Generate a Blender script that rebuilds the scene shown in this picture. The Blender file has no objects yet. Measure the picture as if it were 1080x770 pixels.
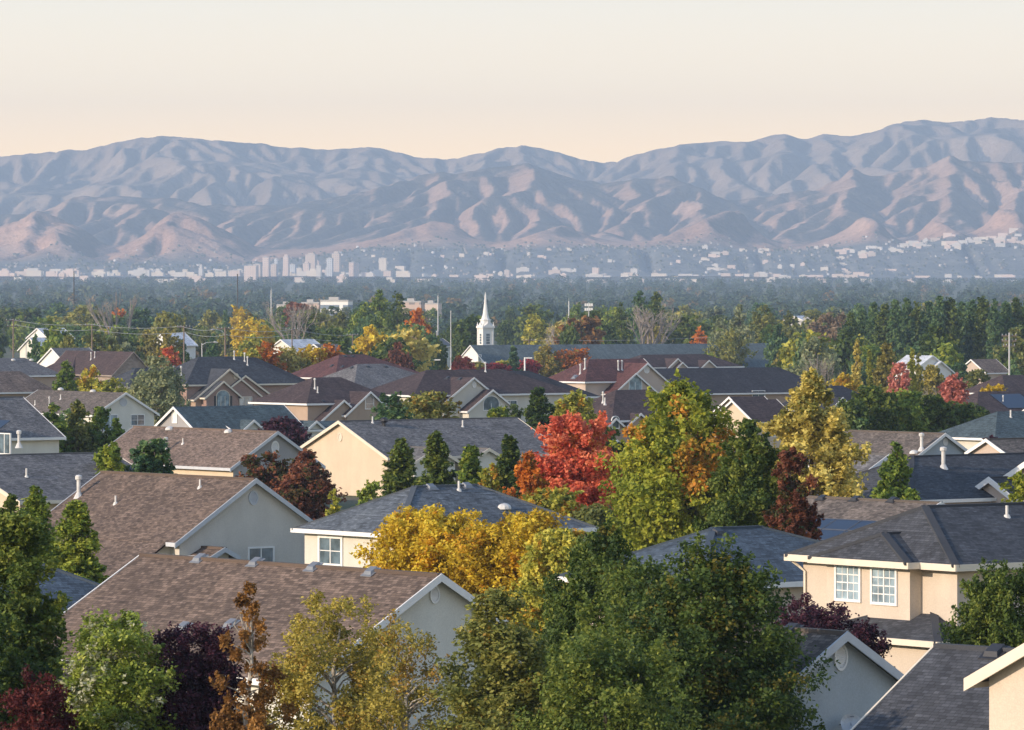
import bpy, math, random
import numpy as np
from mathutils import Vector, Matrix, noise as mnoise

SC = bpy.context.scene
COL = SC.collection
R = math.radians

# ---------------------------------------------------------------- camera frame (photo is 1080 x 770)
F = 6000.0          # focal length in photo pixels
CX, HY = 540.0, 288.0   # principal column, eye-level row
CZ = 16.0           # camera height

def smooth(t):
    t = np.clip(t, 0.0, 1.0)
    return t * t * (3 - 2 * t)

def ground_z(y):
    a = 1.5 - 0.0075 * np.minimum(np.maximum(y, -300), 2333.0)
    return a + 14.0 * smooth((y - 3500.0) / 7500.0)

def gz(y):
    return float(ground_z(np.float64(y)))

def solve_depth(py, h):
    """depth at which a point h metres above the sloping ground lies on the sight line of a row"""
    return (14.5 - h) / ((py - HY) / F - 0.0075)

def sight(px, py, D):
    return Vector(((px - CX) / F * D, D, CZ - (py - HY) / F * D))

def to_px(p):
    return (CX + p[0] / p[1] * F, HY + (CZ - p[2]) / p[1] * F)

# ---------------------------------------------------------------- mesh helper
class M:
    def __init__(s):
        s.v = []; s.f = []; s.uv = []
    def poly(s, pts, uv=None):
        b = len(s.v)
        s.v += [tuple(p) for p in pts]
        s.f.append(tuple(range(b, b + len(pts))))
        s.uv.append(uv if uv else [(0, 0)] * len(pts))
    def raw(s, vs, fs):
        b = len(s.v)
        s.v += [tuple(p) for p in vs]
        for f in fs:
            s.f.append(tuple(i + b for i in f)); s.uv.append([(0, 0)] * len(f))
    def box(s, x0, x1, y0, y1, z0, z1):
        s.raw([(x0,y0,z0),(x1,y0,z0),(x1,y1,z0),(x0,y1,z0),(x0,y0,z1),(x1,y0,z1),(x1,y1,z1),(x0,y1,z1)],
              [(0,3,2,1),(4,5,6,7),(0,1,5,4),(1,2,6,5),(2,3,7,6),(3,0,4,7)])
    def board(s, p, q, up, down, out, thick, inset=0.0):
        p, q, o = Vector(p), Vector(q), Vector(out)
        a, b = o * inset, o * (inset + thick)
        u, d = Vector((0,0,up)), Vector((0,0,-down))
        s.raw([p+a+d, q+a+d, q+b+d, p+b+d, p+a+u, q+a+u, q+b+u, p+b+u],
              [(0,3,2,1),(4,5,6,7),(0,1,5,4),(1,2,6,5),(2,3,7,6),(3,0,4,7)])
    def tube(s, pts, rads, n=6, cap=True):
        pts = [Vector(p) for p in pts]
        rings = []
        for i, p in enumerate(pts):
            d = (pts[min(i+1, len(pts)-1)] - pts[max(i-1, 0)])
            if d.length < 1e-6: d = Vector((0,0,1))
            d.normalize()
            a = d.cross(Vector((0,0,1)) if abs(d.z) < .9 else Vector((1,0,0))).normalized()
            b = d.cross(a)
            rings.append([p + (a*math.cos(2*math.pi*k/n) + b*math.sin(2*math.pi*k/n))*rads[i] for k in range(n)])
        vs = [v for r in rings for v in r]
        fs = []
        for i in range(len(pts)-1):
            for k in range(n):
                k2 = (k+1) % n
                fs.append((i*n+k, i*n+k2, (i+1)*n+k2, (i+1)*n+k))
        if cap:
            fs.append(tuple(range(n-1, -1, -1))); fs.append(tuple((len(pts)-1)*n+k for k in range(n)))
        s.raw(vs, fs)
    def lathe(s, c, prof, n=12):
        """prof: list of (radius, z) turned about a vertical axis at c"""
        c = Vector(c); vs = []; fs = []
        for r, z in prof:
            vs += [c + Vector((r*math.cos(2*math.pi*k/n), r*math.sin(2*math.pi*k/n), z)) for k in range(n)]
        for i in range(len(prof)-1):
            for k in range(n):
                k2 = (k+1) % n
                fs.append((i*n+k, i*n+k2, (i+1)*n+k2, (i+1)*n+k))
        fs.append(tuple(range(n-1,-1,-1))); fs.append(tuple((len(prof)-1)*n+k for k in range(n)))
        s.raw(vs, fs)
    def build(s, name, mat, parent=None, smooth_shade=False):
        me = bpy.data.meshes.new(name)
        me.from_pydata(s.v, [], s.f)
        uvl = me.uv_layers.new(name='UVMap')
        flat = [c for f in s.uv for p in f for c in p]
        uvl.data.foreach_set('uv', flat)
        me.materials.append(mat)
        if smooth_shade:
            me.polygons.foreach_set('use_smooth', [True]*len(me.polygons))
        me.update()
        o = bpy.data.objects.new(name, me)
        COL.objects.link(o)
        if parent is not None: o.parent = parent
        return o

def empty(name, loc, rz=0.0):
    o = bpy.data.objects.new(name, None); COL.objects.link(o)
    o.location = loc; o.rotation_euler = (0, 0, rz); o.empty_display_size = 0.5
    return o

def tag(o, label=None, cat=None, group=None, kind=None):
    if label: o['label'] = label
    if cat: o['category'] = cat
    if group: o['group'] = group
    if kind: o['kind'] = kind
    return o

# ---------------------------------------------------------------- materials
def new_mat(name):
    m = bpy.data.materials.new(name); m.use_nodes = True
    nt = m.node_tree; nt.nodes.clear()
    out = nt.nodes.new('ShaderNodeOutputMaterial')
    b = nt.nodes.new('ShaderNodeBsdfPrincipled')
    nt.links.new(b.outputs[0], out.inputs['Surface'])
    return m, nt, b, out

def mul(c, k): return (c[0]*k, c[1]*k, c[2]*k, 1.0)

def mix_color(nt, blend, fac=None, a=None, b=None):
    n = nt.nodes.new('ShaderNodeMix'); n.data_type = 'RGBA'; n.blend_type = blend
    for key, val in ((0, fac), (6, a), (7, b)):
        if val is None: continue
        if hasattr(val, 'is_linked'): nt.links.new(val, n.inputs[key])
        else: n.inputs[key].default_value = val
    return n.outputs[2]

def noise_node(nt, scale, detail=4, vec=None, rough=.55):
    n = nt.nodes.new('ShaderNodeTexNoise'); n.inputs['Scale'].default_value = scale
    n.inputs['Detail'].default_value = detail; n.inputs['Roughness'].default_value = rough
    if vec is not None: nt.links.new(vec, n.inputs['Vector'])
    return n

def ramp(nt, fac, stops):
    r = nt.nodes.new('ShaderNodeValToRGB')
    while len(r.color_ramp.elements) < len(stops): r.color_ramp.elements.new(.5)
    for e, (p, c) in zip(r.color_ramp.elements, stops):
        e.position = p; e.color = (c[0], c[1], c[2], 1)
    nt.links.new(fac, r.inputs[0])
    return r.outputs[0]

def flat(name, c, rough=.6, metal=0.0, var=.12, scale=3.0):
    m, nt, b, _ = new_mat(name)
    tc = nt.nodes.new('ShaderNodeTexCoord')
    n = noise_node(nt, scale, 5, tc.outputs['Object'])
    col = ramp(nt, n.outputs['Fac'], [(.3, [x*(1-var) for x in c]), (.7, [min(x*(1+var), .95) for x in c])])
    nt.links.new(col, b.inputs['Base Color'])
    b.inputs['Roughness'].default_value = rough; b.inputs['Metallic'].default_value = metal
    return m

def stucco(name, c):
    m, nt, b, _ = new_mat(name)
    tc = nt.nodes.new('ShaderNodeTexCoord')
    n1 = noise_node(nt, .6, 5, tc.outputs['Object'])
    n2 = noise_node(nt, 22, 4, tc.outputs['Object'])
    base = ramp(nt, n1.outputs['Fac'], [(.3, [x*.94 for x in c]), (.7, [x*1.04 for x in c])])
    fine = ramp(nt, n2.outputs['Fac'], [(.3, (.90,.90,.90)), (.7, (1.05,1.05,1.05))])
    mp = nt.nodes.new('ShaderNodeMapping'); mp.inputs['Scale'].default_value = (1.1, 1.1, .22); nt.links.new(tc.outputs['Object'], mp.inputs['Vector'])
    n3 = noise_node(nt, 1.0, 5, mp.outputs[0])
    base = mix_color(nt, 'MULTIPLY', 1.0, base, ramp(nt, n3.outputs['Fac'], [(.30, (.94,.935,.93)), (.6, (1.01,1.01,1.01))]))
    col = mix_color(nt, 'MULTIPLY', 1.0, base, fine)
    nt.links.new(col, b.inputs['Base Color'])
    bp = nt.nodes.new('ShaderNodeBump'); bp.inputs['Strength'].default_value = .35; bp.inputs['Distance'].default_value = .02
    nt.links.new(n2.outputs['Fac'], bp.inputs['Height']); nt.links.new(bp.outputs[0], b.inputs['Normal'])
    b.inputs['Roughness'].default_value = .9
    return m

def brickwork(name, c1, c2, mortar, w=.24, h=.08):
    m, nt, b, _ = new_mat(name)
    tc = nt.nodes.new('ShaderNodeTexCoord')
    # bricks laid by the wall's own run: x+y along, z up
    sp = nt.nodes.new('ShaderNodeSeparateXYZ'); nt.links.new(tc.outputs['Object'], sp.inputs[0])
    ad = nt.nodes.new('ShaderNodeMath'); ad.operation = 'ADD'
    nt.links.new(sp.outputs[0], ad.inputs[0]); nt.links.new(sp.outputs[1], ad.inputs[1])
    cb = nt.nodes.new('ShaderNodeCombineXYZ'); nt.links.new(ad.outputs[0], cb.inputs[0]); nt.links.new(sp.outputs[2], cb.inputs[1])
    br = nt.nodes.new('ShaderNodeTexBrick'); nt.links.new(cb.outputs[0], br.inputs['Vector'])
    br.inputs['Color1'].default_value = (*c1, 1); br.inputs['Color2'].default_value = (*c2, 1); br.inputs['Mortar'].default_value = (*mortar, 1)
    br.inputs['Scale'].default_value = 1; br.inputs['Brick Width'].default_value = w; br.inputs['Row Height'].default_value = h
    br.inputs['Mortar Size'].default_value = .008
    nt.links.new(br.outputs['Color'], b.inputs['Base Color']); b.inputs['Roughness'].default_value = .9
    return m

def shingles(name, c, contrast=.42, warm=0.0):
    m, nt, b, _ = new_mat(name)
    tc = nt.nodes.new('ShaderNodeTexCoord')
    uv = tc.outputs['UV']
    # wobble the courses a little
    wob = noise_node(nt, .8, 2, uv)
    vm = nt.nodes.new('ShaderNodeVectorMath'); vm.operation = 'MULTIPLY_ADD'
    nt.links.new(wob.outputs['Color'], vm.inputs[0]); vm.inputs[1].default_value = (.03, .03, 0); nt.links.new(uv, vm.inputs[2])
    br = nt.nodes.new('ShaderNodeTexBrick'); nt.links.new(vm.outputs[0], br.inputs['Vector'])
    br.inputs['Color1'].default_value = mul(c, 1-contrast); br.inputs['Color2'].default_value = mul((c[0]*(1+warm), c[1], c[2]*(1-warm)), 1+contrast)
    br.inputs['Mortar'].default_value = mul(c, .45)
    br.inputs['Scale'].default_value = 1; br.inputs['Brick Width'].default_value = .26; br.inputs['Row Height'].default_value = .125
    br.inputs['Mortar Size'].default_value = .012; br.inputs['Mortar Smooth'].default_value = .6
    br.offset = .37; br.squash = .7; br.squash_frequency = 3
    # second, larger set of tabs breaks the repeat
    br2 = nt.nodes.new('ShaderNodeTexBrick'); nt.links.new(uv, br2.inputs['Vector'])
    br2.inputs['Color1'].default_value = (.72,.72,.72,1); br2.inputs['Color2'].default_value = (1.25,1.25,1.25,1); br2.inputs['Mortar'].default_value = (.9,.9,.9,1)
    br2.inputs['Scale'].default_value = 1; br2.inputs['Brick Width'].default_value = .47; br2.inputs['Row Height'].default_value = .125; br2.inputs['Mortar Size'].default_value = .004
    br2.offset = .21
    col = mix_color(nt, 'MULTIPLY', .8, br.outputs['Color'], br2.outputs['Color'])
    n = noise_node(nt, .45, 5, tc.outputs['Object'])
    big = ramp(nt, n.outputs['Fac'], [(.3, (.80,.80,.81)), (.52, (1,1,1)), (.72, (1.18,1.16,1.13))])
    col = mix_color(nt, 'MULTIPLY', 1.0, col, big)
    ng = noise_node(nt, 60, 2, tc.outputs['Object'])
    gr = ramp(nt, ng.outputs['Fac'], [(.3, (.8,.8,.8)), (.7, (1.2,1.2,1.2))])
    col = mix_color(nt, 'MULTIPLY', 1.0, col, gr)
    # rain streaks running down the slope
    mp = nt.nodes.new('ShaderNodeMapping'); mp.inputs['Scale'].default_value = (1.6, .12, 1)
    nt.links.new(uv, mp.inputs['Vector'])
    ns = noise_node(nt, 1.0, 4, mp.outputs[0])
    stk = ramp(nt, ns.outputs['Fac'], [(.35, (.82,.82,.83)), (.65, (1.08,1.08,1.07))])
    col = mix_color(nt, 'MULTIPLY', 1.0, col, stk)
    nt.links.new(col, b.inputs['Base Color'])
    bp = nt.nodes.new('ShaderNodeBump'); bp.inputs['Strength'].default_value = .5; bp.inputs['Distance'].default_value = .02
    bw = nt.nodes.new('ShaderNodeRGBToBW'); nt.links.new(br.outputs['Color'], bw.inputs[0])
    nt.links.new(bw.outputs[0], bp.inputs['Height']); nt.links.new(bp.outputs[0], b.inputs['Normal'])
    b.inputs['Roughness'].default_value = .88
    b.inputs['Specular IOR Level'].default_value = .3
    return m

def leaf_mat(name, c0, c1, c2, accent=None, trans=.35):
    m, nt, b, out = new_mat(name)
    at = nt.nodes.new('ShaderNodeAttribute'); at.attribute_name = 'tone'
    oi = nt.nodes.new('ShaderNodeObjectInfo')
    ma = nt.nodes.new('ShaderNodeMath'); ma.operation = 'MULTIPLY_ADD'
    nt.links.new(oi.outputs['Random'], ma.inputs[0]); ma.inputs[1].default_value = .3; nt.links.new(at.outputs['Fac'], ma.inputs[2])
    sb = nt.nodes.new('ShaderNodeMath'); sb.operation = 'SUBTRACT'; nt.links.new(ma.outputs[0], sb.inputs[0]); sb.inputs[1].default_value = .15
    col = ramp(nt, sb.outputs[0], [(.12, c0), (.5, c1), (.9, c2)])
    if accent:
        aa = nt.nodes.new('ShaderNodeAttribute'); aa.attribute_name = 'accent'
        col = mix_color(nt, 'MIX', aa.outputs['Fac'], col, (*accent, 1))
    nt.links.new(col, b.inputs['Base Color'])
    b.inputs['Roughness'].default_value = .6; b.inputs['Specular IOR Level'].default_value = .25
    tr = nt.nodes.new('ShaderNodeBsdfTranslucent'); nt.links.new(col, tr.inputs['Color'])
    mx = nt.nodes.new('ShaderNodeMixShader'); mx.inputs[0].default_value = trans
    nt.links.new(b.outputs[0], mx.inputs[1]); nt.links.new(tr.outputs[0], mx.inputs[2])
    nt.links.new(mx.outputs[0], out.inputs['Surface'])
    return m

def glass_mat(name, c=(.10,.14,.17)):
    m, nt, b, _ = new_mat(name)
    tc = nt.nodes.new('ShaderNodeTexCoord')
    n = noise_node(nt, 1.3, 3, tc.outputs['Object'])
    col = ramp(nt, n.outputs['Fac'], [(.35, [x*.6 for x in c]), (.65, [x*1.5 for x in c])])
    nt.links.new(col, b.inputs['Base Color'])
    b.inputs['Roughness'].default_value = .06; b.inputs['Specular IOR Level'].default_value = 1.0
    b.inputs['IOR'].default_value = 1.7
    return m

def bark_mat(name, c, dark):
    m, nt, b, _ = new_mat(name)
    tc = nt.nodes.new('ShaderNodeTexCoord')
    mp = nt.nodes.new('ShaderNodeMapping'); mp.inputs['Scale'].default_value = (6, 6, 1.5); nt.links.new(tc.outputs['Object'], mp.inputs['Vector'])
    n = noise_node(nt, 2.5, 5, mp.outputs[0])
    nt.links.new(ramp(nt, n.outputs['Fac'], [(.35, dark), (.6, c)]), b.inputs['Base Color'])
    b.inputs['Roughness'].default_value = .9
    return m

SH = dict(
    brown=shingles('shingle_brown', (.156,.113,.089), .42),
    tan=shingles('shingle_tan', (.195,.143,.115), .42),
    taupe=shingles('shingle_taupe', (.150,.125,.108), .42),
    gray=shingles('shingle_grey', (.170,.163,.163), .38),
    slate=shingles('shingle_slate', (.118,.136,.158), .35),
    blue=shingles('shingle_blue', (.078,.105,.138), .32),
    dark=shingles('shingle_dark', (.042,.042,.052), .35),
    coal=shingles('shingle_coal', (.066,.071,.083), .30),
    umber=shingles('shingle_umber', (.080,.055,.055), .3),
    maroon=shingles('shingle_maroon', (.125,.055,.052), .3),
    teal=shingles('shingle_teal', (.075,.105,.118), .3),
    green=shingles('shingle_church', (.105,.135,.145), .2),
    white=shingles('metal_white', (.62,.66,.72), .04),
)
WL = dict(
    beige=stucco('stucco_beige', (.62,.505,.37)),
    cream=stucco('stucco_cream', (.60,.57,.495)),
    pale=stucco('stucco_pale', (.68,.66,.59)),
    greige=stucco('stucco_greige', (.60,.56,.50)),
    sand=stucco('stucco_sand', (.575,.49,.395)),
    bluegray=stucco('stucco_bluegrey', (.42,.46,.485)),
    gray=stucco('stucco_grey', (.34,.33,.33)),
    tan=stucco('stucco_tan', (.42,.31,.23)),
    pink=stucco('stucco_pink', (.52,.42,.35)),
    white=stucco('painted_white_wall', (.78,.77,.74)),
    brick=brickwork('brick_red', (.27,.15,.115), (.33,.19,.15), (.4,.36,.32)),
    stone=brickwork('stone_brown', (.24,.18,.15), (.36,.29,.24), (.3,.26,.22), .4, .16),
)
TRIM = flat('trim_white', (.76,.75,.73), .5, var=.05)
CREAMTRIM = flat('trim_cream', (.70,.62,.50), .5, var=.05)
GREYTRIM = flat('trim_grey', (.50,.52,.55), .5, var=.06)
GLASS = glass_mat('window_glass')
GLASS_BLUE = glass_mat('window_glass_pale', (.25,.33,.38))
DARKMETAL = flat('dark_metal', (.03,.03,.035), .45, .2)
GREYMETAL = flat('grey_metal', (.22,.23,.25), .45, .4)
WHITEPIPE = flat('white_pipe', (.58,.57,.55), .5)
WOOD = flat('pole_wood', (.20,.15,.115), .9)
STEEL = flat('galvanised_steel', (.45,.46,.47), .45, .3)
SOLAR = flat('solar_glass', (.012,.020,.045), .3, .0)
BARK = bark_mat('bark_brown', (.16,.12,.09), (.06,.045,.035))
BIRCH = bark_mat('bark_pale', (.44,.41,.36), (.15,.13,.11))
BAREBARK = bark_mat('bark_bleached', (.36,.31,.27), (.20,.17,.15))
# ---------------------------------------------------------------- houses
LAND = []          # (px, py, D, phrase): landmarks used in the tree labels
FOOT = []          # (x, y, radius) footprints kept free of scattered trees
HOUSES = []

class House:
    def __init__(s, px, py, h, label, ref, A=52, D=None, roof='gray', wall='beige', trim=None, name='house', cat='house', group='houses of the suburb'):
        s.D = D or solve_depth(py, h)
        s.px, s.py = px, py
        s.A = R(A); s.ca, s.sa = math.cos(s.A), math.sin(s.A)
        k = sight(px, py, s.D)
        s.org = Vector((k.x, k.y, gz(k.y)))
        s.h = k.z - s.org.z
        s.root = empty(name, s.org, -s.A)
        tag(s.root, label, cat, group)
        s.ref = ref; s.k = F / s.D
        s.roofmat, s.wallmat, s.trim = SH[roof], WL[wall], trim or TRIM
        s.roof, s.fascia = M(), M()
        s.walls = {}
        s.n = 0; s.done = False
        s.b = []
        HOUSES.append(s)
    # camera ray in the house's own frame
    def ray(s, px, py):
        def loc(v): return Vector((v.x*s.ca - v.y*s.sa, v.x*s.sa + v.y*s.ca, v.z))
        o = loc(Vector((0, 0, CZ)) - s.org)
        d = loc(Vector(((px-CX)/F, 1, -(py-HY)/F)))
        return o, d
    def on_y(s, px, py, y0=0.0):
        o, d = s.ray(px, py); t = (y0-o.y)/d.y; p = o+d*t; return p.x, p.z
    def on_x(s, px, py, x0=0.0):
        o, d = s.ray(px, py); t = (x0-o.x)/d.x; p = o+d*t; return p.y, p.z
    def uv_at(s, px, py, z):
        o, d = s.ray(px, py); t = (z-o.z)/d.z; p = o+d*t; return p.x, p.y

    def plane(s, P, e):
        """P: corner points of one roof plane, first edge on the eave; adds top and underside"""
        P = [Vector(p) for p in P]; e = Vector(e)
        nrm = (P[1]-P[0]).cross(P[2]-P[0]).normalized()
        if nrm.z < 0: nrm = -nrm
        up = nrm.cross(e).normalized()
        if up.z < 0: up = -up
        ou, ov = s.n*3.7, s.n*1.9
        uv = [((p-P[0]).dot(e)+ou, (p-P[0]).dot(up)+ov) for p in P]
        n0 = (P[1]-P[0]).cross(P[2]-P[0])
        if n0.z < 0: P = P[::-1]; uv = uv[::-1]
        s.roof.poly(P, uv)
        s.roof.poly([p - Vector((0,0,.11)) for p in P[::-1]], uv[::-1])

    def block(s, axis, X0, X1, Y0, Y1, zr, p, r0=0.0, r1=0.0, oh=.45, rk=.3, wall=None, cap=None, zb=-1.5, walls=True, fas=.19, sides='01ab'):
        s.n += 1
        zr += .004*s.n
        half = (Y1-Y0)/2 if axis == 'x' else (X1-X0)/2
        ze = zr - p*half
        xc, yc = (X0+X1)/2, (Y0+Y1)/2
        T = (lambda a, b, z: (a, b, z)) if axis == 'x' else (lambda a, b, z: (b, a, z))
        if axis == 'x': A0, A1, B0, B1, bc = X0, X1, Y0, Y1, yc
        else: A0, A1, B0, B1, bc = Y0, Y1, X0, X1, xc
        a0, a1 = A0+r0, A1-r1       # ridge ends
        ea = T(1, 0, 0); eb = T(0, 1, 0)
        s.plane([T(A0,B0,ze), T(A1,B0,ze), T(a1,bc,zr), T(a0,bc,zr)], ea)
        s.plane([T(A1,B1,ze), T(A0,B1,ze), T(a0,bc,zr), T(a1,bc,zr)], ea)
        if r0 > 0: s.plane([T(A0,B1,ze), T(A0,B0,ze), T(a0,bc,zr)], eb)
        if r1 > 0: s.plane([T(A1,B0,ze), T(A1,B1,ze), T(a1,bc,zr)], eb)
        up, th = .02, .06
        n_out = lambda a, b: T(a, b, 0)
        if '0' in sides: s.fascia.board(T(A0-.02,B0,ze), T(A1+.02,B0,ze), up, fas, n_out(0,-1), th)
        if '1' in sides: s.fascia.board(T(A0-.02,B1,ze), T(A1+.02,B1,ze), up, fas, n_out(0,1), th)
        for (rr, Aa, sg) in ((r0, A0, -1), (r1, A1, 1)):
            if 'ab'[sg > 0] not in sides: continue
            if rr > 0:
                s.fascia.board(T(Aa,B0-.05,ze), T(Aa,B1+.05,ze), up, fas, n_out(sg,0), th)
            else:
                s.fascia.board(T(Aa,B0-.06,ze-p*.06), T(Aa,bc,zr), up+.01, fas+.04, n_out(sg,0), th)
                s.fascia.board(T(Aa,B1+.06,ze-p*.06), T(Aa,bc,zr), up+.01, fas+.04, n_out(sg,0), th)
        if cap is None: cap = s.D < 480
        if cap:
            c = .14
            def capb(p, q):
                p, q = Vector(p), Vector(q)
                d = (q-p); o = d.cross(Vector((0,0,1))).normalized()
                s.roof.board(p, q, .035, .08, o, 2*c, -c)
            capb(T(a0,bc,zr), T(a1,bc,zr))
            for rr, Aa, aa in ((r0, A0, a0), (r1, A1, a1)):
                if rr > 0:
                    capb(T(Aa,B0,ze), T(aa,bc,zr)); capb(T(Aa,B1,ze), T(aa,bc,zr))
        if walls:
            w = s.walls.setdefault(wall or s.wallmat.name, [M(), None])
            w[1] = WL[wall] if wall else s.wallmat
            m = w[0]
            i0 = A0 + (oh if r0 > 0 else rk); i1 = A1 - (oh if r1 > 0 else rk)
            j0, j1 = B0+oh, B1-oh
            hw = ze + p*oh - .125; ha = zr - .125
            lo = zb
            m.poly([T(i0,j0,lo), T(i1,j0,lo), T(i1,j0,hw), T(i0,j0,hw)])
            m.poly([T(i1,j1,lo), T(i0,j1,lo), T(i0,j1,hw), T(i1,j1,hw)])
            for ii, rr in ((i0, r0), (i1, r1)):
                if rr > 0: m.poly([T(ii,j0,lo), T(ii,j1,lo), T(ii,j1,hw), T(ii,j0,hw)])
                else: m.poly([T(ii,j0,lo), T(ii,j1,lo), T(ii,j1,hw), T(ii,bc,ha), T(ii,j0,hw)])
        bl = dict(axis=axis, X0=X0, X1=X1, Y0=Y0, Y1=Y1, zr=zr, ze=ze, p=p, r0=r0, r1=r1, xc=xc, yc=yc, oh=oh, rk=rk)
        if axis == 'x':
            bl['wS'], bl['wN'] = Y0+oh, Y1-oh
            bl['wW'], bl['wE'] = X0+(oh if r0 else rk), X1-(oh if r1 else rk)
        else:
            bl['wW'], bl['wE'] = X0+oh, X1-oh
            bl['wS'], bl['wN'] = Y0+(oh if r0 else rk), Y1-(oh if r1 else rk)
        s.b.append(bl)
        c = Vector(((X0+X1)/2, (Y0+Y1)/2, 0))
        for fx in (.2, .5, .8):
            for fy in (.2, .5, .8):
                q = s.world((X0+(X1-X0)*fx, Y0+(Y1-Y0)*fy, 0)); FOOT.append((q.x, q.y, max(X1-X0, Y1-Y0)*.22+1.0))
        return bl
    def world(s, l):
        return Vector((l[0]*s.ca + l[1]*s.sa, -l[0]*s.sa + l[1]*s.ca, l[2])) + s.org

    # gable facing the +u (shaded) side: apex at the key, ridge end and front eave corner given on the photo
    def gable_e(s, ridge_px, base_px, sN=None, p=None, r0=0.0, half=None, **kw):
        L = s.on_y(ridge_px, s.py, 0)[0]
        y, z = s.on_x(base_px[0], base_px[1], 0)
        sw = -y; pp = p or (s.h - z)/sw
        sw = half or sw
        return s.block('x', L, 0.0, -sw, sN or sw, s.h, pp, r0=r0, **kw)
    # gable facing the -v (sunlit) side
    def gable_s(s, ridge_px, base_px, p=None, r1=0.0, **kw):
        L = s.on_x(ridge_px, s.py, 0)[0]
        x, z = s.on_y(base_px[0], base_px[1], 0)
        sw = abs(x); pp = p or (s.h - z)/sw
        return s.block('y', -sw, sw, 0.0, L, s.h, pp, r1=r1, **kw)
    # smaller wings placed against a vertical plane of the house
    def wing_e(s, px, py, x0, half, L, p, **kw):
        y, z = s.on_x(px, py, x0)
        return s.block('x', x0-L, x0, y-half, y+half, z, p, **kw)
    def wing_s(s, px, py, y0, half, L, p, **kw):
        x, z = s.on_y(px, py, y0)
        return s.block('y', x-half, x+half, y0, y0+L, z, p, **kw)

    def roof_hit(s, b, side, px, py):
        o, d = s.ray(px, py)
        # z = c + gx*x + gy*y
        ends = {'x': 'WE', 'y': 'SN'}[b['axis']]
        run = b['r0'] if side in 'WS' else b['r1']
        if side in ends and run > 0: pe = (b['zr']-b['ze'])/run
        else: pe = b['p']
        if side == 'S': gx, gy, c = 0, pe, b['ze'] - pe*b['Y0']
        if side == 'N': gx, gy, c = 0, -pe, b['ze'] + pe*b['Y1']
        if side == 'E': gx, gy, c = -pe, 0, b['ze'] + pe*b['X1']
        if side == 'W': gx, gy, c = pe, 0, b['ze'] - pe*b['X0']
        t = (c + gx*o.x + gy*o.y - o.z)/(d.z - gx*d.x - gy*d.y)
        q = o + d*t
        return q, Vector((gx, gy, 0))

    def vent(s, b, side, px, py, kind='pipe', mat=None, size=1.0):
        if s.D > 480 and kind == 'box': size *= .8
        q, g = s.roof_hit(b, side, px, py)
        m = M()
        if kind == 'box':
            w, l, hh = .22*size, .17*size, .13*size
            up = Vector((0,0,1))
            a = Vector((1,0,0)) if abs(g.y) > abs(g.x) else Vector((0,1,0))
            t = Vector((0,1,g.y)) if abs(g.y) > abs(g.x) else Vector((1,0,g.x))
            bot = [q + a*i*w + t*j*l for i, j in ((-1,-1),(1,-1),(1,1),(-1,1))]
            top = [q + a*i*w*.8 + t*j*l*.75 + up*hh for i, j in ((-1,-1),(1,-1),(1,1),(-1,1))]
            m.raw(bot+top, [(0,3,2,1),(4,5,6,7),(0,1,5,4),(1,2,6,5),(2,3,7,6),(3,0,4,7)])
            lip = [q + a*i*w*1.35 + t*j*l*1.3 + up*.012 for i, j in ((-1,-1),(1,-1),(1,1),(-1,1))]
            lt = [p + up*.02 for p in lip]
            m.raw(lip+lt, [(0,3,2,1),(4,5,6,7),(0,1,5,4),(1,2,6,5),(2,3,7,6),(3,0,4,7)])
            return m.build('roof_vent', mat or GREYMETAL, s.root)
        if kind == 'dome':
            m.lathe(q - Vector((0,0,.05)), [(.36,0),(.36,.1),(.30,.2),(.18,.27),(.02,.3)], 10)
            return m.build('roof_vent', mat or WHITEPIPE, s.root)
        if kind == 'turbine':
            m.lathe(q - Vector((0,0,.1)), [(.15,0),(.15,.3),(.26,.36),(.33,.5),(.31,.64),(.2,.74),(.03,.78)], 10)
            return m.build('turbine_vent', mat or DARKMETAL, s.root)
        if kind == 'flue':
            hh = .95*size; r = .095*size
            if s.D > 480: r *= .52; hh *= .8
            fb = r/.11
            m.lathe(q - Vector((0,0,.25)), [(.3*fb,.1),(.13*fb,.42),(r,.43),(r,hh),(r*1.75,hh+.03),(r*1.75,hh+.2),(r*1.3,hh+.25),(.01,hh+.28)], 10)
            return m.build('flue', mat or WHITEPIPE, s.root)
        hh = .56*size; r = .055*size
        m.lathe(q - Vector((0,0,.15)), [(.19,.0),(.10,.22),(r,.24),(r,hh),(r*.8,hh)], 8)
        return m.build('vent_pipe', mat or WHITEPIPE, s.root)

    def wall_frame(s, b, side, px, py):
        """point on a wall and its (along, out) axes"""
        if side in 'SN':
            y0 = b['w'+side]; x, z = s.on_y(px, py, y0); c = Vector((x, y0, z)); a = Vector((1,0,0)); o = Vector((0, -1 if side == 'S' else 1, 0))
        else:
            x0 = b['w'+side]; y, z = s.on_x(px, py, x0); c = Vector((x0, y, z)); a = Vector((0,1,0)); o = Vector((1 if side == 'E' else -1, 0, 0))
        return c, a, o

    def window(s, b, side, px, py, w, h, nx=2, ny=1, arch=False, frame=None, glass=None, fw=.09, c=None):
        if c is None: c, a, o = s.wall_frame(b, side, px, py)
        else: c, a, o = c
        up = Vector((0,0,1))
        f, g = M(), M()
        def bar(x0, x1, z0, z1, d0, d1, mm):
            vs = [c + a*x + up*z + o*d for d in (d0, d1) for x, z in ((x0,z0),(x1,z0),(x1,z1),(x0,z1))]
            mm.raw(vs, [(0,1,2,3),(7,6,5,4),(0,4,5,1),(1,5,6,2),(2,6,7,3),(3,7,4,0)])
        W, H = w/2, h/2
        bar(-W-fw, -W, -H-fw, H+fw, -.05, .07, f); bar(W, W+fw, -H-fw, H+fw, -.05, .07, f)
        bar(-W, W, -H-fw, -H, -.05, .075, f)
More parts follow.
